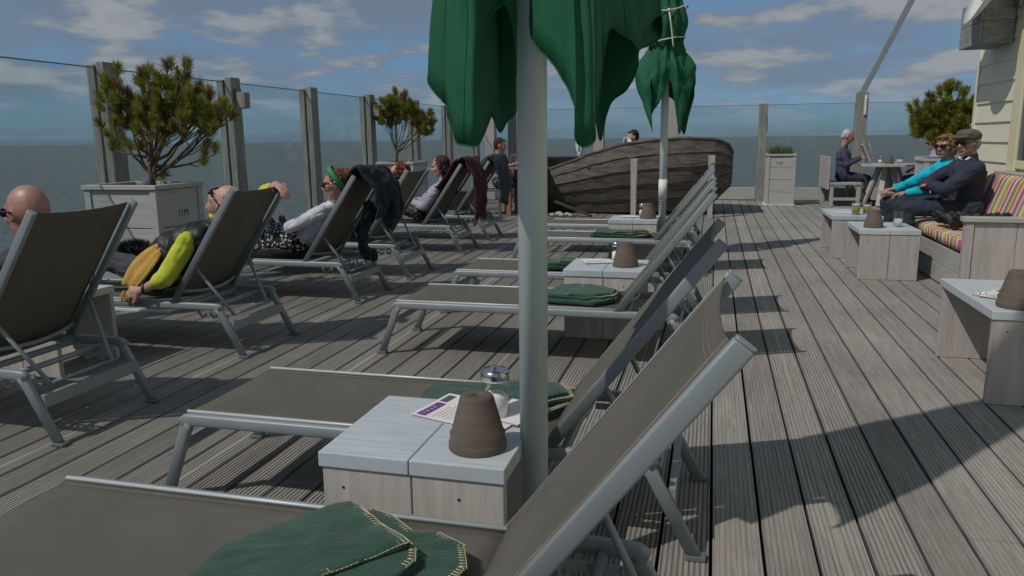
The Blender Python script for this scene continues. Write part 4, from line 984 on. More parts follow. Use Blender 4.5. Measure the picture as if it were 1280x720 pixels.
# ------------------------------------------------------------------ far benches and round table
def bench(loc,label,X,Y,rz,high=False):
    t=thing('plank_bench',label,'bench',loc,rz,group='grey plank benches at the far table')
    for sx in (0,1):
        for sy in (0,1):
            m=MB(); x=.0+sx*(X-.06); y=sy*(Y-.06); m.box(x,x+.06,y,y+.06,.001,.385); part('leg',m,M['sidew'],t,.004)
    m=MB()
    for i in range(3): m.box(-.01+i*(X+.02)/3+.003,-.01+(i+1)*(X+.02)/3,-.02,Y+.02,.387,.425)
    part('seat',m,M['sidew'],t,.004)
    m=MB(); m.box(.06,X-.06,.01,.04,.11,.16); part('stretcher',m,M['sidew'],t,.003); m=MB(); m.box(.06,X-.06,Y-.04,Y-.01,.11,.16); part('stretcher',m,M['sidew'],t,.003)
    m=MB()
    for i in range(4): m.box(-.05+.0,-.02,-.02+i*(Y+.04)/4+.004,-.02+(i+1)*(Y+.04)/4-.004,.30,.88)
    m.box(-.018,.0,.1,.16,.43,.86); m.box(-.018,0,Y-.16,Y-.1,.43,.86); part('backrest',m,M['sidew'],t,.004)
    if high:
        m=MB()
        for i in range(4): m.box(-.05,X+.06,-.062,-.03,.02+i*.215,.02+i*.215+.211)
        m.box(-.06,X+.07,-.08,-.01,.882,.915); part('end_panel',m,M['sidex'],t,.004)
    return t
bench((2.02,14.72,0),'low plank bench on which the grey haired man sits reading',.50,1.2,0)
bench((3.98,15.42,0),'high sided plank bench right of the far round table',.62,1.15,math.pi,False)
m=MB()
for i in range(4): m.box(3.24,4.0,14.10,14.135,.02+i*.21,.02+i*.21+.207)
m.box(3.22,4.02,14.08,14.16,.862,.895)
thing('plank_screen','waist high grey plank panel right of the far round table','panel',(0,0,0),mb=m,mats=M['sidex'],bevel=.004)
t=thing('picnic_table','grey octagonal plank table with splayed legs near the far windscreen','table',(2.98,14.95,0))
m=MB(); pts=[(.50*math.cos(R(22.5+45*i)),.50*math.sin(R(22.5+45*i))) for i in range(8)]; vs=[(x,y,.705) for x,y in pts]+[(x,y,.748) for x,y in pts]
m.add(vs,[tuple(range(8))[::-1],tuple(range(8,16))]+[(i,(i+1)%8,8+(i+1)%8,8+i) for i in range(8)]); part('top',m,M['sidew'],t,.005)
for a in (200,245,290,335,60,130):
    m=MB(); c,s=math.cos(R(a)),math.sin(R(a)); m.bar((.16*c,.16*s,.70),(.42*c,.42*s,.03),.09,.05,up=(c,s,0)); part('leg',m,M['sidew'],t,.004)
m=MB(); m.box(-.05,.05,-.05,.05,.1,.70); part('centre_post',m,M['sidew'],t)
# wooden dining set at the far left
t=thing('teak_table','orange brown wooden table left of the thick umbrella pole in the distance','table',(-3.10,12.62,0))
for x in (-.16,.28):
    for y in (-.28,.28):
        m=MB(); m.box(x-.04,x+.04,y-.04,y+.04,.001,.76); part('leg',m,M['teak'],t,.004)
m=MB()
for i in range(4): m.box(-.24,.36,-.34+i*.17+.002,-.34+(i+1)*.17-.002,.762,.80)
part('top',m,M['teak'],t,.004)
def plankseat(loc,label,rz=0):
    t=thing('wooden_chair',label,'chair',loc,rz,group='brown wooden chairs in the distance')
    m=MB()
    for i in range(4): m.box(-.22+i*.11+.003,-.22+(i+1)*.11,-.22,.22,.40,.43)
    part('seat',m,M['brownbox'],t,.003)
    for sx in (-1,1):
        for sy in (-1,1): m=MB(); m.box(sx*.2-.022,sx*.2+.022,sy*.2-.022,sy*.2+.022,.001,.398 if sx>0 else .85); part('leg',m,M['brownbox'],t,.003)
    m=MB()
    for i in range(3): m.box(-.215,-.19,-.176,.176,.52+i*.12,.60+i*.12)
    part('backrest',m,M['brownbox'],t,.003); return t
plankseat((-3.62,12.55,0),'brown wooden chair under the man in the plaid shirt'); plankseat((-3.35,13.55,0),'brown wooden chair under the woman at the wooden table',R(-80))
m=MB()
for i in range(5): m.box(i*.16,i*.16+.155,0,.03,.001,.42)
m.box(-.01,.81,-.01,.45,.422,.455); m.box(0,.03,.031,.44,.001,.42); m.box(.77,.80,.031,.44,.001,.42)
thing('plank_crate','low brown plank box behind the farthest left loungers','box',(-4.35,11.5,0),mb=m,mats=M['brownbox'],bevel=.004)

# ------------------------------------------------------------------ people
def head_axes(f,u):
    f=V(f).normalized(); u=V(u); u=(u-f*u.dot(f)).normalized(); return f,f.cross(u).normalized()*-1,u   # forward, left, up
def hand(mb,wr,d,n,side,curl=.5,sc=1.0):
    """wrist, direction, palm normal (towards palm), side=+1 if thumb lies on d x n side"""
    wr=V(wr); d=V(d).normalized(); n=V(n); n=(n-d*n.dot(d)).normalized(); s=d.cross(n).normalized()*side
    k=.085*sc
    for i,(o,l) in enumerate(((.030,.072),(.010,.080),(-.010,.075),(-.029,.060))):
        base=wr+d*.012*sc+s*o*.55*sc; kn=wr+d*k*(1-.06*abs(i-1))+s*o*sc
        mb.cap(base,kn,.0155*sc,.0125*sc,8)
        l*=sc; c1=curl*.9; c2=curl*1.9
        p1=kn+(d*math.cos(c1)+n*math.sin(c1)+s*o*1.5)*l*.5; p2=p1+(d*math.cos(c2)+n*math.sin(c2))*l*.5
        mb.cap(kn,p1,.0105*sc,.0095*sc,8); mb.cap(p1,p2,.0095*sc,.0075*sc,8)
    tb=wr+d*.02*sc+s*.024*sc; t1=tb+(d*.6+s*.8).normalized()*.042*sc+n*.008; t2=t1+(d*.85+s*.25+n*.35).normalized()*.036*sc
    mb.cap(tb,t1,.015*sc,.0115*sc,8); mb.cap(t1,t2,.0115*sc,.009*sc,8)
    mb.cap(wr,wr+d*.06*sc,.022*sc,.02*sc,10)
def person(label,J,top,legs,shoes,hair,skin='skin',sleeve='long',glasses=True,cat='person',scale=1.0,bulk=1.0,vox=.0085,puff=None,topname='jacket',handcurl=(.5,.5),gm='glass_dark',haircolor=None):
    """J: world joint positions"""
    g=lambda k: V(J[k]); org=V((J['hip'][0],J['hip'][1],min(J['anL'][2],J['hip'][2])-.0)); org=V((g('hip').x,g('hip').y,J.get('base',0)))
    t=thing('person',label,'person',org)
    f,l,u=head_axes(J['face'],J.get('up',(0,0,1))); H=g('head'); b=MB(); s=scale
    # head
    b.ell(H+u*.022*s-f*.008*s,(.098*s,.078*s,.102*s),(f,l,u)); b.ell(H-u*.045*s+f*.028*s,(.066*s,.058*s,.068*s),(f,l,u)); b.ell(H-u*.092*s+f*.058*s,(.030*s,.030*s,.024*s),(f,l,u))
    b.ell(H+f*.030*s-u*.01*s,(.064*s,.066*s,.07*s),(f,l,u))
    b.cap(H+f*.088*s+u*.016*s,H+f*.112*s-u*.026*s,.009*s,.014*s,8); 
    for q in (-1,1):
        b.ell(H+f*.098*s-u*.030*s+l*q*.012*s,(.012*s,.009*s,.009*s),(f,l,u),8,6)
        b.ell(H+l*q*.078*s-f*.006*s-u*.008*s,(.020*s,.011*s,.032*s),((f*.95+l*q*.3).normalized(),l,u),10,8)
        b.ell(H+f*.078*s+l*q*.033*s+u*.030*s,(.018*s,.028*s,.009*s),(f,l,u),10,6); b.ell(H+f*.068*s+l*q*.042*s-u*.022*s,(.022*s,.022*s,.02*s),(f,l,u),10,6)
    nk=g('neck'); b.cap(H-u*.05*s-f*.02*s,nk,.052*s,.060*s,14)
    hip=g('hip'); shL,shR=g('shL'),g('shR'); hl=(shL-shR).normalized(); ch=(shL+shR)/2; sp=(ch-hip)
    hL=J.get('hL') and g('hL') or hip+hl*.09; hR=J.get('hR') and g('hR') or hip-hl*.09
    tf=sp.normalized().cross(hl).normalized(); 
    if tf.dot(f)<-.2: tf=-tf
    def torso(m,k):
        m.cap(hL,hR,.105*k*bulk,.105*k*bulk); m.cap(hip+sp*.25+hl*.045,hip+sp*.25-hl*.045,.105*k*bulk,.105*k*bulk); m.cap(hip+sp*.5+hl*.06,hip+sp*.5-hl*.06,.105*k*bulk,.105*k*bulk)
        m.cap(hip+sp*.78+hl*.075,hip+sp*.78-hl*.075,.108*k*bulk,.108*k*bulk); m.cap(shL-hl*.02,shR+hl*.02,.060*k,.060*k); m.cap(ch,nk,.075*k,.055*k)
        m.cap(hip+sp*.2,hip+sp*.85,.11*k*bulk,.115*k*bulk)
    torso(b,.86)
    for q,sd_ in (('L',1),('R',-1)):
        sh,el,wr=g('sh'+q),g('el'+q),g('wr'+q)
        b.cap(sh,el,.044*s,.036*s); b.cap(el,wr,.037*s,.025*s)
        hd=V(J['hd'+q]) if 'hd'+q in J else (wr-el); hn=V(J['hn'+q]) if 'hn'+q in J else V((0,0,-1))
        hand(b,wr,hd,hn,J.get('ts'+q,sd_),handcurl[0 if q=='L' else 1],s)
        kn,an=g('kn'+q),g('an'+q); hh=hL if q=='L' else hR
        b.cap(hh,kn,.075*s,.05*s); b.cap(kn,an,.048*s,.034*s); to=V(J.get('to'+q,tuple(an+V((tf.x,tf.y,0)).normalized()*.15+V((0,0,-.05))))); b.cap(an-V((0,0,.02)),to,.034*s,.028*s)
    blobpart('body',b,M[skin],t,org,vox,3)
    # clothes
    c=MB(); torso(c,1.0)
    for q in 'LR':
        sh,el,wr=g('sh'+q),g('el'+q),g('wr'+q); c.cap(sh,el,.060*s*bulk,.052*s*bulk)
        if sleeve=='long': c.cap(el,el.lerp(wr,.93),.052*s*bulk,.038*s*bulk)
        elif sleeve=='three': c.cap(el,el.lerp(wr,.25),.052*s,.050*s)
        elif sleeve=='short': pass
    c.cap(nk-(nk-ch)*.3,nk+(H-nk)*.12,.066*s,.062*s)
    fn=None
    if puff: fn=lambda p,ax=sp.normalized(),o=hip: .010*abs(math.sin((p-o).dot(ax)*math.pi/puff))-.004
    blobpart(topname,c,top,t,org,vox,4,.0062,8,fn)
    c=MB(); c.cap(hL,hR,.112*bulk,.112*bulk)
    for q in 'LR':
        kn,an=g('kn'+q),g('an'+q); hh=hL if q=='L' else hR; c.cap(hh,kn,.092*s,.068*s); c.cap(kn,kn.lerp(an,.95),.066*s,.052*s)
    blobpart('trousers',c,legs,t,org,vox,3,.008,12)
    for q in 'LR':
        an=g('an'+q); to=V(J.get('to'+q,tuple(an+V((tf.x,tf.y,0)).normalized()*.15+V((0,0,-.05))))); c=MB(); c.cap(an-V((0,0,.03)),to,.043*s,.036*s); blobpart('shoe',c,shoes,t,org,vox,2)
    m=MB(); m.ell(H+f*.090*s-u*.060*s-V(org),(.012*s,.024*s,.007*s),(f,l,u),12,8); part('lips',m,M['lips'],t)
    if glasses:
        m=MB()
        for q in (-1,1):
            m.ell(H+f*.103*s+l*q*.034*s+u*.008*s-org,(.010*s,.032*s,.022*s),((f+l*q*.25).normalized(),(l-f*q*.25).normalized(),u),14,8)
            m.tube([H+f*.093*s+l*q*.064*s+u*.014*s-org,H+f*.02*s+l*q*.088*s+u*.012*s-org,H-f*.012*s+l*q*.090*s+u*.008*s-org],.0045*s,6)
        m.tube([H+f*.112*s+l*.02*s+u*.012*s-org,H+f*.112*s-l*.02*s+u*.012*s-org],.004*s,6)
        part('sunglasses',m,M[gm],t)
    else:
        for q in (-1,1): m=MB(); m.ell(H+f*.084*s+l*q*.032*s+u*.010*s-org,(.010*s,.013*s,.007*s),(f,l,u),10,6); part('eye',m,M['glass_dark'],t)
    if hair:
        kind,hm=hair; h=MB(); rng=random.Random(hash(kind)%97)
        if kind=='stubble': return t
        if kind=='short':
            h.ell(H+u*.040*s-f*.020*s,(.096*s,.085*s,.095*s),(f,l,u)); h.ell(H-f*.052*s-u*.002*s,(.060*s,.078*s,.080*s),(f,l,u)); h.cap(H+f*.055*s+u*.085*s+l*.03,H+f*.055*s+u*.085*s-l*.03,.026*s,.026*s)
            am=.007
        elif kind=='curly':
            am=.016
            for i in range(46):
                th=rng.uniform(0,6.28); ph=rng.uniform(.0,1.9); dirv=(u*math.cos(ph)+(l*math.cos(th)+f*math.sin(th))*math.sin(ph))
                if dirv.dot(f)>.45 and dirv.dot(u)<.6: continue
                h.ell(H+u*.02*s-f*.01*s+dirv*.096*s,(.032*s,.032*s,.032*s),seg=8,rings=6)
            h.ell(H+u*.035*s-f*.025*s,(.092*s,.088*s,.092*s),(f,l,u))
        elif kind=='long':
            am=.008
            h.ell(H+u*.036*s-f*.018*s,(.100*s,.088*s,.096*s),(f,l,u)); h.ell(H-f*.050*s-u*.03*s,(.062*s,.082*s,.10*s),(f,l,u)); h.cap(H-f*.05*s-u*.06*s,H-f*.05*s-u*.2*s,.062*s,.04*s)
            for q in (-1,1): h.cap(H+l*q*.07*s+u*.03*s,H+l*q*.075*s-f*.02*s-u*.14*s,.028*s,.022*s)
        elif kind=='bob':
            am=.012
            h.ell(H+u*.040*s-f*.016*s,(.104*s,.092*s,.095*s),(f,l,u)); h.ell(H-f*.045*s-u*.015*s,(.07*s,.094*s,.090*s),(f,l,u)); 
            for q in (-1,1): h.ell(H+l*q*.078*s-f*.01*s-u*.015*s,(.045*s,.026*s,.07*s),(f,l,u))
            h.ell(H+f*.066*s+u*.088*s,(.034*s,.06*s,.024*s),(f,l,u))
        elif kind=='tied':
            am=.008
            h.ell(H+u*.036*s-f*.020*s,(.100*s,.087*s,.094*s),(f,l,u)); h.ell(H-f*.05*s-u*.01*s,(.058*s,.074*s,.08*s),(f,l,u)); 
            for i in range(9): h.ell(H-f*.11*s+u*.07*s+V((rng.uniform(-1,1),rng.uniform(-1,1),rng.uniform(-1,1)))*.032,(.034,.034,.034),seg=8,rings=6)
        elif kind=='fringe':   # thinning hair round the sides
            am=.006
            h.ell(H+u*.030*s-f*.030*s,(.088*s,.086*s,.096*s),(f,l,u)); h.ell(H-f*.06*s-u*.01*s,(.05*s,.076*s,.07*s),(f,l,u))
        blobpart('hair',h,hm,t,org,.007,1,am,45)
    return t
def lie(xh,yc,hip=(-.0,0,.44),neckz=.81,headz=.93,hx=.33,yaw=0):
    """reclined pose on a lounger facing -x. xh: hip x"""
    J=dict(hip=(xh,yc,.445),shL=(xh+hx-.03,yc-.175,neckz-.10),shR=(xh+hx-.03,yc+.175,neckz-.10),neck=(xh+hx+.02,yc,neckz),head=(xh+hx+.045,yc,headz),face=(-1,0,.1),
      knL=(xh-.42,yc-.09,.53),knR=(xh-.42,yc+.09,.53),anL=(xh-.80,yc-.09,.39),anR=(xh-.80,yc+.09,.39),toL=(xh-.85,yc-.10,.50),toR=(xh-.85,yc+.10,.50),
      elL=(xh+.12,yc-.26,.52),elR=(xh+.12,yc+.26,.52),wrL=(xh-.10,yc-.12,.57),wrR=(xh-.10,yc+.12,.57),base=.33)
    return J
C_dk=cloth('charcoal_cotton',(.05,.05,.065)); C_navy=cloth('navy_knit',(.026,.030,.058)); C_blk=cloth('black_nylon',(.012,.013,.016),rough=.55); C_yel=cloth('lime_cotton',(.55,.60,.05),c2=(.40,.44,.035)); C_gry=cloth('grey_trousers',(.06,.065,.08))
C_wht=cloth('white_fleece',(.55,.56,.66)); C_jean=cloth('denim_blue',(.02,.03,.05)); C_turq=cloth('turquoise_fleece',(.0,.42,.56)); C_lil=cloth('lilac_cotton',(.35,.33,.62)); C_shoe=cloth('dark_shoe',(.03,.027,.025)); C_plaid=None
H_br=cloth('brown_hair',(.05,.028,.018),.6,90); H_red=cloth('auburn_hair',(.14,.05,.025),.6,90); H_blond=cloth('dark_blond_hair',(.22,.12,.065),.6,90); H_grey=cloth('grey_hair',(.45,.45,.45),.6,90); H_dk=cloth('dark_hair',(.02,.014,.011),.6,90)
def plaid_mat(name,a,b_,sc):
    m,t,p=newmat(name); tc=N(t,'ShaderNodeTexCoord'); ck=N(t,'ShaderNodeTexChecker'); ck.inputs['Scale'].default_value=sc; L(t,tc.outputs['Object'],ck.inputs[0]); ck.inputs[1].default_value=rgba(a); ck.inputs[2].default_value=rgba(b_); L(t,ck.outputs[0],p.inputs['Base Color']); p.inputs['Roughness'].default_value=.9; return m
C_plaid=plaid_mat('plaid_shirt',(.12,.11,.17),(.36,.34,.42),22)
def spots_mat():
    m,t,p=newmat('black_white_print'); tc=N(t,'ShaderNodeTexCoord'); v=N(t,'ShaderNodeTexVoronoi'); v.inputs['Scale'].default_value=38; L(t,tc.outputs['Object'],v.inputs['Vector']); cr=N(t,'ShaderNodeValToRGB'); cr.color_ramp.interpolation='CONSTANT'; cr.color_ramp.elements[0].color=(.5,.5,.48,1); cr.color_ramp.elements[1].position=.34; cr.color_ramp.elements[1].color=(.012,.012,.014,1); L(t,v.outputs[0],cr.inputs[0]); L(t,cr.outputs[0],p.inputs['Base Color']); p.inputs['Roughness'].default_value=.9; return m
C_spot=spots_mat()

# A: bald man
J=lie(-3.32,2.765); J.update(head=(-2.935,2.76,.955),neck=(-2.96,2.77,.80),face=(-1,.12,-.06),shL=(-3.0,2.565,.705),shR=(-3.0,2.965,.705))
person('bald man in dark grey top and sunglasses, seen from behind over the leftmost lounger',J,C_dk,C_gry,C_shoe,('stubble',None),'skinr',bulk=1.12,topname='pullover')
# B: yellow sleeves
J=lie(-3.34,4.13); J.update(head=(-2.868,4.10,.887),face=(-.72,-.12,.70),up=(.7,0,.72),neck=(-2.945,4.12,.78),shL=(-3.03,3.93,.675),shR=(-2.95,4.35,.70),elL=(-3.10,3.80,.475),wrL=(-3.285,3.795,.385),hdL=(-1,.05,-.1),hnL=(0,1,-.3),tsL=1,
   elR=(-2.80,4.46,.93),wrR=(-2.685,4.38,.985),hdR=(.75,-.4,-.25),hnR=(-.1,0,-1),hip=(-3.38,4.13,.45))
pB=person('sunbather with lime yellow sleeves and black body warmer, one arm behind the head',J,C_yel,C_gry,C_shoe,('fringe',H_br),'skin',sleeve='three',handcurl=(.85,.5),topname='shirt',bulk=1.08)
org=V((-3.38,4.13,0.33)); c=MB(); hip=V((-3.36,4.13,.47)); ch=V((-3.0,4.13,.68))
c.cap(hip+V((0,.09,0)),hip-V((0,.09,0)),.125,.125); c.cap(hip.lerp(ch,.4)+V((-.02,.06,.02)),hip.lerp(ch,.4)+V((-.02,-.06,.02)),.145,.145); c.cap(hip.lerp(ch,.75)+V((0,.08,.01)),hip.lerp(ch,.75)-V((0,.08,-.01)),.14,.14); c.cap(ch+V((0,.14,0)),ch-V((0,.14,0)),.085,.085); c.cap(ch,V((-2.93,4.12,.76)),.10,.085)
blobpart('quilted_vest',c,C_blk,pB,org,.0085,3,.006,7,fn=lambda p:.009*abs(math.sin((p.x*.86+p.z*.5)*math.pi/.10))-.004)
m=MB(); 
for k in range(12): a=2*math.pi*k/12; 
m.tube([V((-3.245,3.797,.402))+V((.012*0,math.cos(a_)*.031,math.sin(a_)*.031))-org for a_ in [2*math.pi*i/14 for i in range(15)]],.008,6,caps=False); part('wristwatch',m,M['black'],pB)
# mustard cloth
def drape(name,label,cat,loc,prof,y0,y1,mt,amp=.02,folds=5,hem=.04,seed=0,th=.012,taper=0,group=None,wr=.014):
    """sheet following prof (x,z) points over an edge, with folds and an uneven hem"""
    m=MB(); ny=30; P=[V((x,0,z)) for x,z in prof]; Q=[]
    for i in range(len(P)-1):
        for s in range(6): Q.append(P[i].lerp(P[i+1],s/6))
    Q.append(P[-1]); n=len(Q); vs=[]
    for i,q in enumerate(Q):
        u=i/(n-1); w_=abs(u-J_top(P))*2
        for j in range(ny+1):
            v_=j/ny; yy=y0+(y1-y0)*v_; mid=(y0+y1)/2; yy=mid+(yy-mid)*(1-taper*w_)
            d=(Q[min(i+1,n-1)]-Q[max(i-1,0)]).normalized(); nn=V((-d.z,0,d.x))
            off=amp*(math.sin(v_*folds*6.283+seed+1.2*noise.noise(V((u*3,v_*2,seed))))+.5*math.sin(v_*folds*13+u*4+seed*2))*min(1,w_*1.3+.15)+wr*(noise.noise(V((u*5,v_*4,seed)))+.6*noise.noise(V((u*11,v_*9,seed+5))))
            if nn.z<0 and q.x>0: pass
            hz=0
            if i==0 or i==n-1: hz=hem*math.sin(v_*7+seed*3)+hem*.6*math.sin(v_*17+seed)
            vs.append(q+nn*(off+abs(amp))+V((0,yy,hz)))
    fs=[(i*(ny+1)+j,(i+1)*(ny+1)+j,(i+1)*(ny+1)+j+1,i*(ny+1)+j+1) for i in range(n-1) for j in range(ny)]
    m.add(vs,fs,True); o=thing(name,label,cat,loc,group=group,mb=m,mats=mt); s=o.modifiers.new('s','SOLIDIFY'); s.thickness=th; s.offset=0; ss=o.modifiers.new('ss','SUBSURF'); ss.levels=1; ss.render_levels=1
    return o
def J_top(P):
    k=max(range(len(P)),key=lambda i:P[i].z); return k/(len(P)-1)
C_must=cloth('mustard_cloth',(.50,.30,.06)); C_maroon=cloth('maroon_wool',(.055,.012,.022)); C_navp=cloth('navy_padded',(.018,.026,.042),rough=.7); C_teal=cloth('teal_printed',(.010,.024,.036),c2=(.003,.005,.010),rough=.9)
m=MB(); vs=[]; 
for i in range(15):
    for j in range(9):
        u=i/14; v_=j/8; x=-3.235-.155*u+(v_-.5)*(.05+.10*math.sin(u*2.6)); y=3.965-.13*u+.005*math.sin(v_*14+u*3); z=.66-.25*u-.02*v_+.02*math.sin(u*3.1)
        vs.append((x+3.3,y-3.9,z-.33))
m.add(vs,[(i*9+j,(i+1)*9+j,(i+1)*9+j+1,i*9+j+1) for i in range(14) for j in range(8)],True)
o=thing('scarf','mustard yellow scarf held in the hand of the yellow sleeved sunbather','scarf',(-3.3,3.9,.33),mb=m,mats=C_must); s=o.modifiers.new('s','SOLIDIFY'); s.thickness=.012
fr=MB()
for i in range(22):
    p=V((-.12+i*.0055,-.09-.006*math.sin(i),.05)); fr.tube([p,p+V((-.01+.002*math.sin(i*3),-.012,-.03)),p+V((.006*math.sin(i*5),-.015,-.065))],.003,5)
part('fringe',fr,C_must,o)
# black fur hood lying on the lap
m=MB(); rng=random.Random(8)
for i in range(900):
    a=rng.uniform(0,6.28); u=rng.uniform(-1,1); r=math.sqrt(1-u*u); d=V((r*math.cos(a),r*math.sin(a),abs(u))); p=V((d.x*.11,d.y*.07,d.z*.045+.02)); q=(d+V((rng.uniform(-.6,.6),rng.uniform(-.6,.6),rng.uniform(-.2,.6)))).normalized(); s=q.orthogonal().normalized()*.002
    m.add([p-s,p+s,p+q*.045],[(0,1,2)])
m.ell((0,0,.02),(.11,.07,.05),seg=14,rings=8)
thing('fur_hood','black shaggy fur trim lying on the lap of the yellow sleeved sunbather','hood',(-3.62,4.18,.545),mb=m,mats=C_blk)
# C: headband woman
J=lie(-3.26,5.66); J.update(head=(-2.905,5.62,.915),face=(-.93,-.30,-.12),neck=(-2.94,5.65,.785),shL=(-2.98,5.47,.70),shR=(-2.95,5.84,.70),elL=(-3.24,5.43,.585),wrL=(-3.20,5.66,.635),elR=(-3.22,5.88,.585),wrR=(-3.26,5.62,.61),hdL=(.1,1,.05),hdR=(-.1,-1,0))
pC=person('woman with green headband, sunglasses and white hooded top, arms folded',J,C_wht,C_spot,C_shoe,('tied',H_red),'skin',topname='hoodie')
org=V((-3.26,5.66,.33)); f,l,u=head_axes((-.93,-.30,-.12),(0,0,1)); Hh=V((-2.905,5.62,.915)); hb=MB()
tilt=(u*.86+f*.5).normalized(); fd=(f*.86-u*.5).normalized(); pts=[]
for i in range(25): a=2*math.pi*i/24; pts.append(Hh+u*.045-f*.02+(tilt*math.cos(a)+l*math.sin(a))*.112-org)
hb.tube(pts,.020,8,rx=.35,up=tuple(fd),caps=False); part('headband',hb,cloth('green_headband',(.02,.28,.11)),pC)
# lap blanket in black and white print
m=MB(); vs=[]
for i in range(17):
    for j in range(13):
        u_=i/16; v_=j/12; x=-3.20-.46*u_; y=5.38+.52*v_; z=.60-.05*u_+.02*math.sin(v_*9+u_*4)-.17*max(0,(.22-v_)/.22)**1.3-.17*max(0,(v_-.8)/.2)**1.3; vs.append((x+3.4,y-5.64,z-.35))
m.add(vs,[(i*13+j,(i+1)*13+j,(i+1)*13+j+1,i*13+j+1) for i in range(16) for j in range(12)],True)
o=thing('shawl','black and white speckled shawl over the lap of the headband woman','shawl',(-3.4,5.64,.35),mb=m,mats=C_spot); s=o.modifiers.new('s','SOLIDIFY'); s.thickness=.012
# D: curly hair sunbather
J=lie(-3.30,6.73); J.update(head=(-2.85,6.73,.925),face=(-.80,-.1,.60),up=(.6,0,.8),neck=(-2.94,6.73,.79))
person('curly haired sunbather with pink framed glasses, face turned up',J,C_navy,C_jean,C_shoe,('curly',H_red),'skin',gm='pinkframe',topname='sweater')
# E: woman with dark hair
J=lie(-3.24,8.33); J.update(head=(-2.985,8.30,.955),face=(-.95,-.2,-.15),neck=(-2.94,8.31,.81),shL=(-2.98,8.13,.71),shR=(-2.96,8.49,.71))
person('dark haired woman in grey top resting beside the maroon coat',J,cloth('pale_grey_jersey',(.32,.32,.40)),C_blk,C_shoe,('long',H_br),'skin',glasses=False,topname='jersey')

# coats over the backrests
def back_prof(x0,z_lo_back,z_lo_front,ang=55.5,out=.03,top=.82):
    d=V((math.cos(R(ang)),0,math.sin(R(ang)))); b0=V((LH,0,LZ)); T=b0+d*top
    return T,d
T,d=back_prof(0,0,0)
def coat(label,y0,y1,yc,loc,mt,drop_back,drop_front,seed,amp,folds,taper=0,name='coat',hem=.03,swing=.05,th=.022,wr=.014):
    pr=[]
    fx=T-d*drop_front; pr.append((fx.x-.045,fx.z)); m_=T-d*drop_front*.5; pr.append((m_.x-.045,m_.z)); pr.append((T.x-.035,T.z-.0)); pr.append((T.x,T.z+.025)); pr.append((T.x+.035,T.z-.02)); 
    n=4
    for k in range(1,n+1): pr.append((T.x+.05+swing*math.sin(k/n*2.2)-.01*k,T.z-.02-drop_back*k/n))
    return drape(name,label,'coat',loc,pr,y0,y1,mt,amp,folds,hem,seed,th,taper,wr=wr)
coat('maroon wool coat hanging over a backrest in the left row',-.30,.27,0,(LX-.04,8.33,0),C_maroon,.60,.40,1,.030,1.7,.10,wr=.030,swing=.08,hem=.06)
t=coat('dark teal padded jacket bunched over the headband woman\'s backrest',-.27,.30,0,(LX-.02,5.68,0),C_teal,.34,.08,2.3,.016,1.4,.10,'padded_jacket',.06,.11,.026,.030)
m=MB(); tx,tz=T.x,T.z
m.cap((tx+.09,.10,tz-.06),(tx+.15,.06,tz-.24),.05,.045); m.cap((tx+.15,.06,tz-.24),(tx+.19,-.02,tz-.33),.045,.035)
q=blob(m,.010,3,.020,9); q.materials.append(C_teal); mkobj('sleeve',q,t)
m=MB(); m.cap((tx+.03,-.16,tz-.25),(tx-.06,-.10,tz-.60),.05,.04); m.cap((tx-.06,-.10,tz-.60),(tx-.02,.02,tz-.68),.05,.045)
q=blob(m,.010,3,.020,9); q.materials.append(C_teal); mkobj('sleeve',q,t)
t=coat('navy padded jacket hanging over the farthest left backrest',-.27,.27,0,(LX-.04,9.42,0),C_navp,.50,.20,4.4,.030,1.3,.16,'padded_jacket',.05,.08,.04,.03)

# far group, left
def sit(x,y,yaw,seat=.45,lean=.0,headz=None):
    """upright seated pose facing yaw"""
    c,s=math.cos(yaw),math.sin(yaw); W=lambda a,b_,z:(x+a*c-b_*s,y+a*s+b_*c,z)
    J=dict(hip=W(0,0,seat+.10),shL=W(-lean,.18,seat+.50),shR=W(-lean,-.18,seat+.50),neck=W(-lean,0,seat+.57),head=W(-lean+.03,0,seat+.74),face=(c,s,-.1),
      knL=W(.42,.12,seat+.05),knR=W(.42,-.12,seat+.05),anL=W(.44,.13,.09),anR=W(.44,-.13,.09),elL=W(.05-lean,.24,seat+.26),elR=W(.05-lean,-.24,seat+.26),wrL=W(.28,.13,seat+.22),wrR=W(.28,-.13,seat+.22),toL=W(.58,.14,.05),toR=W(.58,-.14,.05))
    return J,W
J,W=sit(-3.50,12.58,R(15),.45); 
for q,k in (('elL',.24),('elR',-.24)): J[q]=W(.15,k,.80)
J['wrL']=W(.36,.10,.86); J['wrR']=W(.36,-.10,.86); J['head']=W(.03,0,1.15); J['neck']=W(0,0,.99)
person('man in plaid shirt sitting at the far wooden table, left of the thick pole',J,C_plaid,C_navy,C_shoe,('short',H_br),'skinr',glasses=False,vox=.012,topname='shirt')
J,W=sit(-3.30,13.52,R(-75),.44); J['head']=W(.03,0,1.12)
pw=person('woman in dark top half hidden behind the thick pole at the wooden table',J,cloth('brown_jumper',(.08,.06,.06)),C_jean,C_shoe,('long',H_blond),'skin',glasses=False,vox=.012,topname='jumper')
m=MB(); m.ell((0,0,0),(.09,.08,.075)); m.tube([(-.05,0,-.02),(.0,-.08,-.03),(.03,-.13,-.035)],.022,8); thing('straw_hat','pale straw coloured hat lying on the wooden table','hat',(-3.02,12.36,.875),mb=m,mats=cloth('cream_canvas',(.6,.5,.33)))
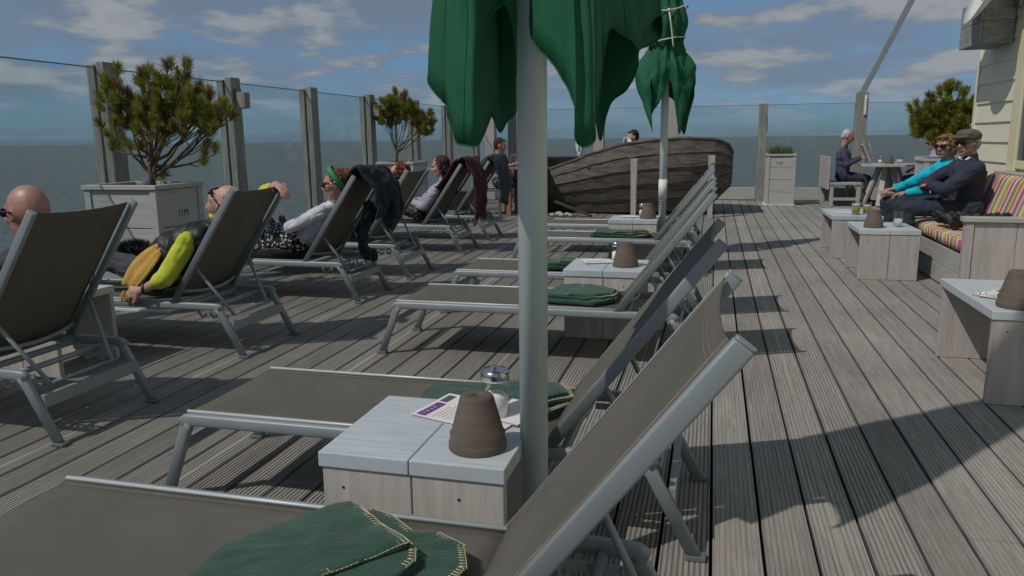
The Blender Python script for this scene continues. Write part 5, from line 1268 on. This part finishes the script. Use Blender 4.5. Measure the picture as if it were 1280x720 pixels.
# behind the boat
J,W=sit(-1.42,14.45,R(200),.48); J['head']=W(.03,0,1.265); J['neck']=W(0,0,1.10); J['elR']=W(.12,-.28,1.10); J['shR']=W(0,-.18,1.02); J['shL']=W(0,.18,1.02); J['wrR']=W(.14,-.12,1.24); J['hdR']=tuple(V(W(.10,0,1.26))-V(W(.14,-.12,1.24))); J['elL']=W(.12,.28,1.10); J['wrL']=W(.14,.12,1.22); J['hdL']=tuple(V(W(.10,0,1.26))-V(W(.14,.12,1.22)))
person('person behind the boat shading the eyes with a hand, only the head showing',J,C_wht,C_jean,C_shoe,('short',H_dk),'skin',glasses=False,vox=.012,topname='shirt')
plankseat((-1.36,14.47,0),'brown wooden chair hidden behind the boat',R(200))
# bench man reading
J,W=sit(2.27,15.15,R(-8),.43); J['head']=W(.05,0,1.225); J['face']=(1,-.25,-.35); J['neck']=W(.0,0,1.05); J['wrL']=W(.30,.09,.86); J['wrR']=W(.28,-.11,.84); J['elL']=W(.06,.24,.74); J['elR']=W(.06,-.24,.74); J['shL']=W(0,.19,.96); J['shR']=W(0,-.19,.96)
person('grey haired man in navy jacket sitting on the far bench reading a menu',J,cloth('navy_jacket',(.055,.055,.11)),C_navy,C_shoe,('fringe',H_grey),'skinr',glasses=False,vox=.009,topname='jacket',bulk=1.12)
m=MB(); q=Matrix.Rotation(R(-25),4,'Y'); m.box(-.012,.012,-.16,.12,-.17,.17,0,q); m.tube([(.02,-.17,.18),(.05,-.19,.1),(.06,-.19,-.02)],.008,6); thing('menu_board','grey menu board held up by the man on the far bench','menu',(2.60,14.98,.93),mb=m,mats=M['sidew'],bevel=.006)
# lilac woman
J,W=sit(3.66,14.78,R(175),.43); J['head']=W(.03,0,1.10); J['neck']=W(0,0,.94); J['shL']=W(-.02,.16,.86); J['shR']=W(-.02,-.16,.86); J['face']=(-1,-.2,-.1)
pl=person('sunglassed person in lilac shirt behind the plank panel, right of the far table',J,C_lil,C_jean,C_shoe,('bob',H_blond),'skin',vox=.012,topname='shirt')
# the couple on the sofa
J=dict(hip=(2.24,8.58,.575),shL=(2.22,8.37,.92),shR=(2.26,8.77,.93),neck=(2.26,8.57,.99),head=(2.215,8.545,1.125),face=(-.72,-.68,.0),
  knL=(1.74,8.42,.565),knR=(1.74,8.66,.565),anL=(1.78,8.42,.09),anR=(1.74,8.66,.09),toL=(1.64,8.42,.04),toR=(1.60,8.66,.04),
  elL=(2.06,8.24,.73),wrL=(1.84,8.26,.69),elR=(1.99,8.83,.75),wrR=(1.80,8.62,.70),hdL=(-1,.15,-.1),hdR=(-.9,-.4,0))
person('woman in bright turquoise jacket and sunglasses sitting on the striped sofa',J,C_turq,C_jean,C_shoe,('bob',H_blond),'skinr',topname='jacket',bulk=1.18)
J=dict(hip=(2.27,7.98,.58),shL=(2.27,7.74,.95),shR=(2.26,8.15,.965),neck=(2.28,7.95,1.03),head=(2.235,7.93,1.165),face=(-.80,-.60,-.04),
  knL=(1.76,7.86,.57),knR=(1.74,8.10,.57),anL=(1.83,7.86,.09),anR=(1.76,8.10,.09),toL=(1.69,7.86,.04),toR=(1.62,8.10,.04),
  elL=(2.02,7.70,.76),wrL=(1.95,7.95,.78),elR=(1.98,8.20,.78),wrR=(1.99,7.92,.74),hdL=(-.1,1,0),hdR=(.2,-1,0))
pm=person('man in grey flat cap, sunglasses and navy jacket with folded arms on the sofa',J,C_navy,C_jean,C_shoe,('fringe',H_grey),'skinr',topname='jacket',bulk=1.25)
org=V((2.27,7.98,0)); f,l,u=head_axes((-.80,-.60,-.04),(0,0,1)); Hh=V((2.235,7.93,1.165)); c=MB()
c.ell(Hh+u*.062-f*.012,(.112,.096,.068),(f,l,u)); c.ell(Hh+u*.058+f*.095+f*.0,(.062,.075,.016),(f,l,u)); c.ell(Hh+u*.085+f*.02,(.10,.085,.045),(f,l,u))
blobpart('flat_cap',c,cloth('olive_tweed',(.10,.10,.075),.5,60),pm,org,.007,3)
m=MB(); m.tube([V((2.262,7.945,1.03))+(f*.065+l*k*.055+u*(.012 if k else -.02))-org for k in (-1,0,1)],.010,8,rx=.6); part('shirt_collar',m,M['paper'],pm)
# black jacket crumpled on the seat
m=MB(); rng=random.Random(21)
for i in range(26):
    x=rng.uniform(1.92,2.36); y=rng.uniform(7.05,7.50); m.cap((x,y,.50+rng.uniform(0,.04)),(x+rng.uniform(-.14,.14),y+rng.uniform(-.1,.1),.505+rng.uniform(0,.09)),rng.uniform(.03,.05),rng.uniform(.025,.045),8)
me=blob(m,.009,3,.012,16); me.materials.append(C_blk)
for v in me.vertices: v.co-=V((2.14,7.28,.46)); v.co.z=max(v.co.z,.003)
o=bpy.data.objects.new('crumpled_jacket',me); COL.objects.link(o); o.location=(2.14,7.28,.46); o['label']='black crumpled jacket lying on the striped seat cushion'; o['category']='jacket'
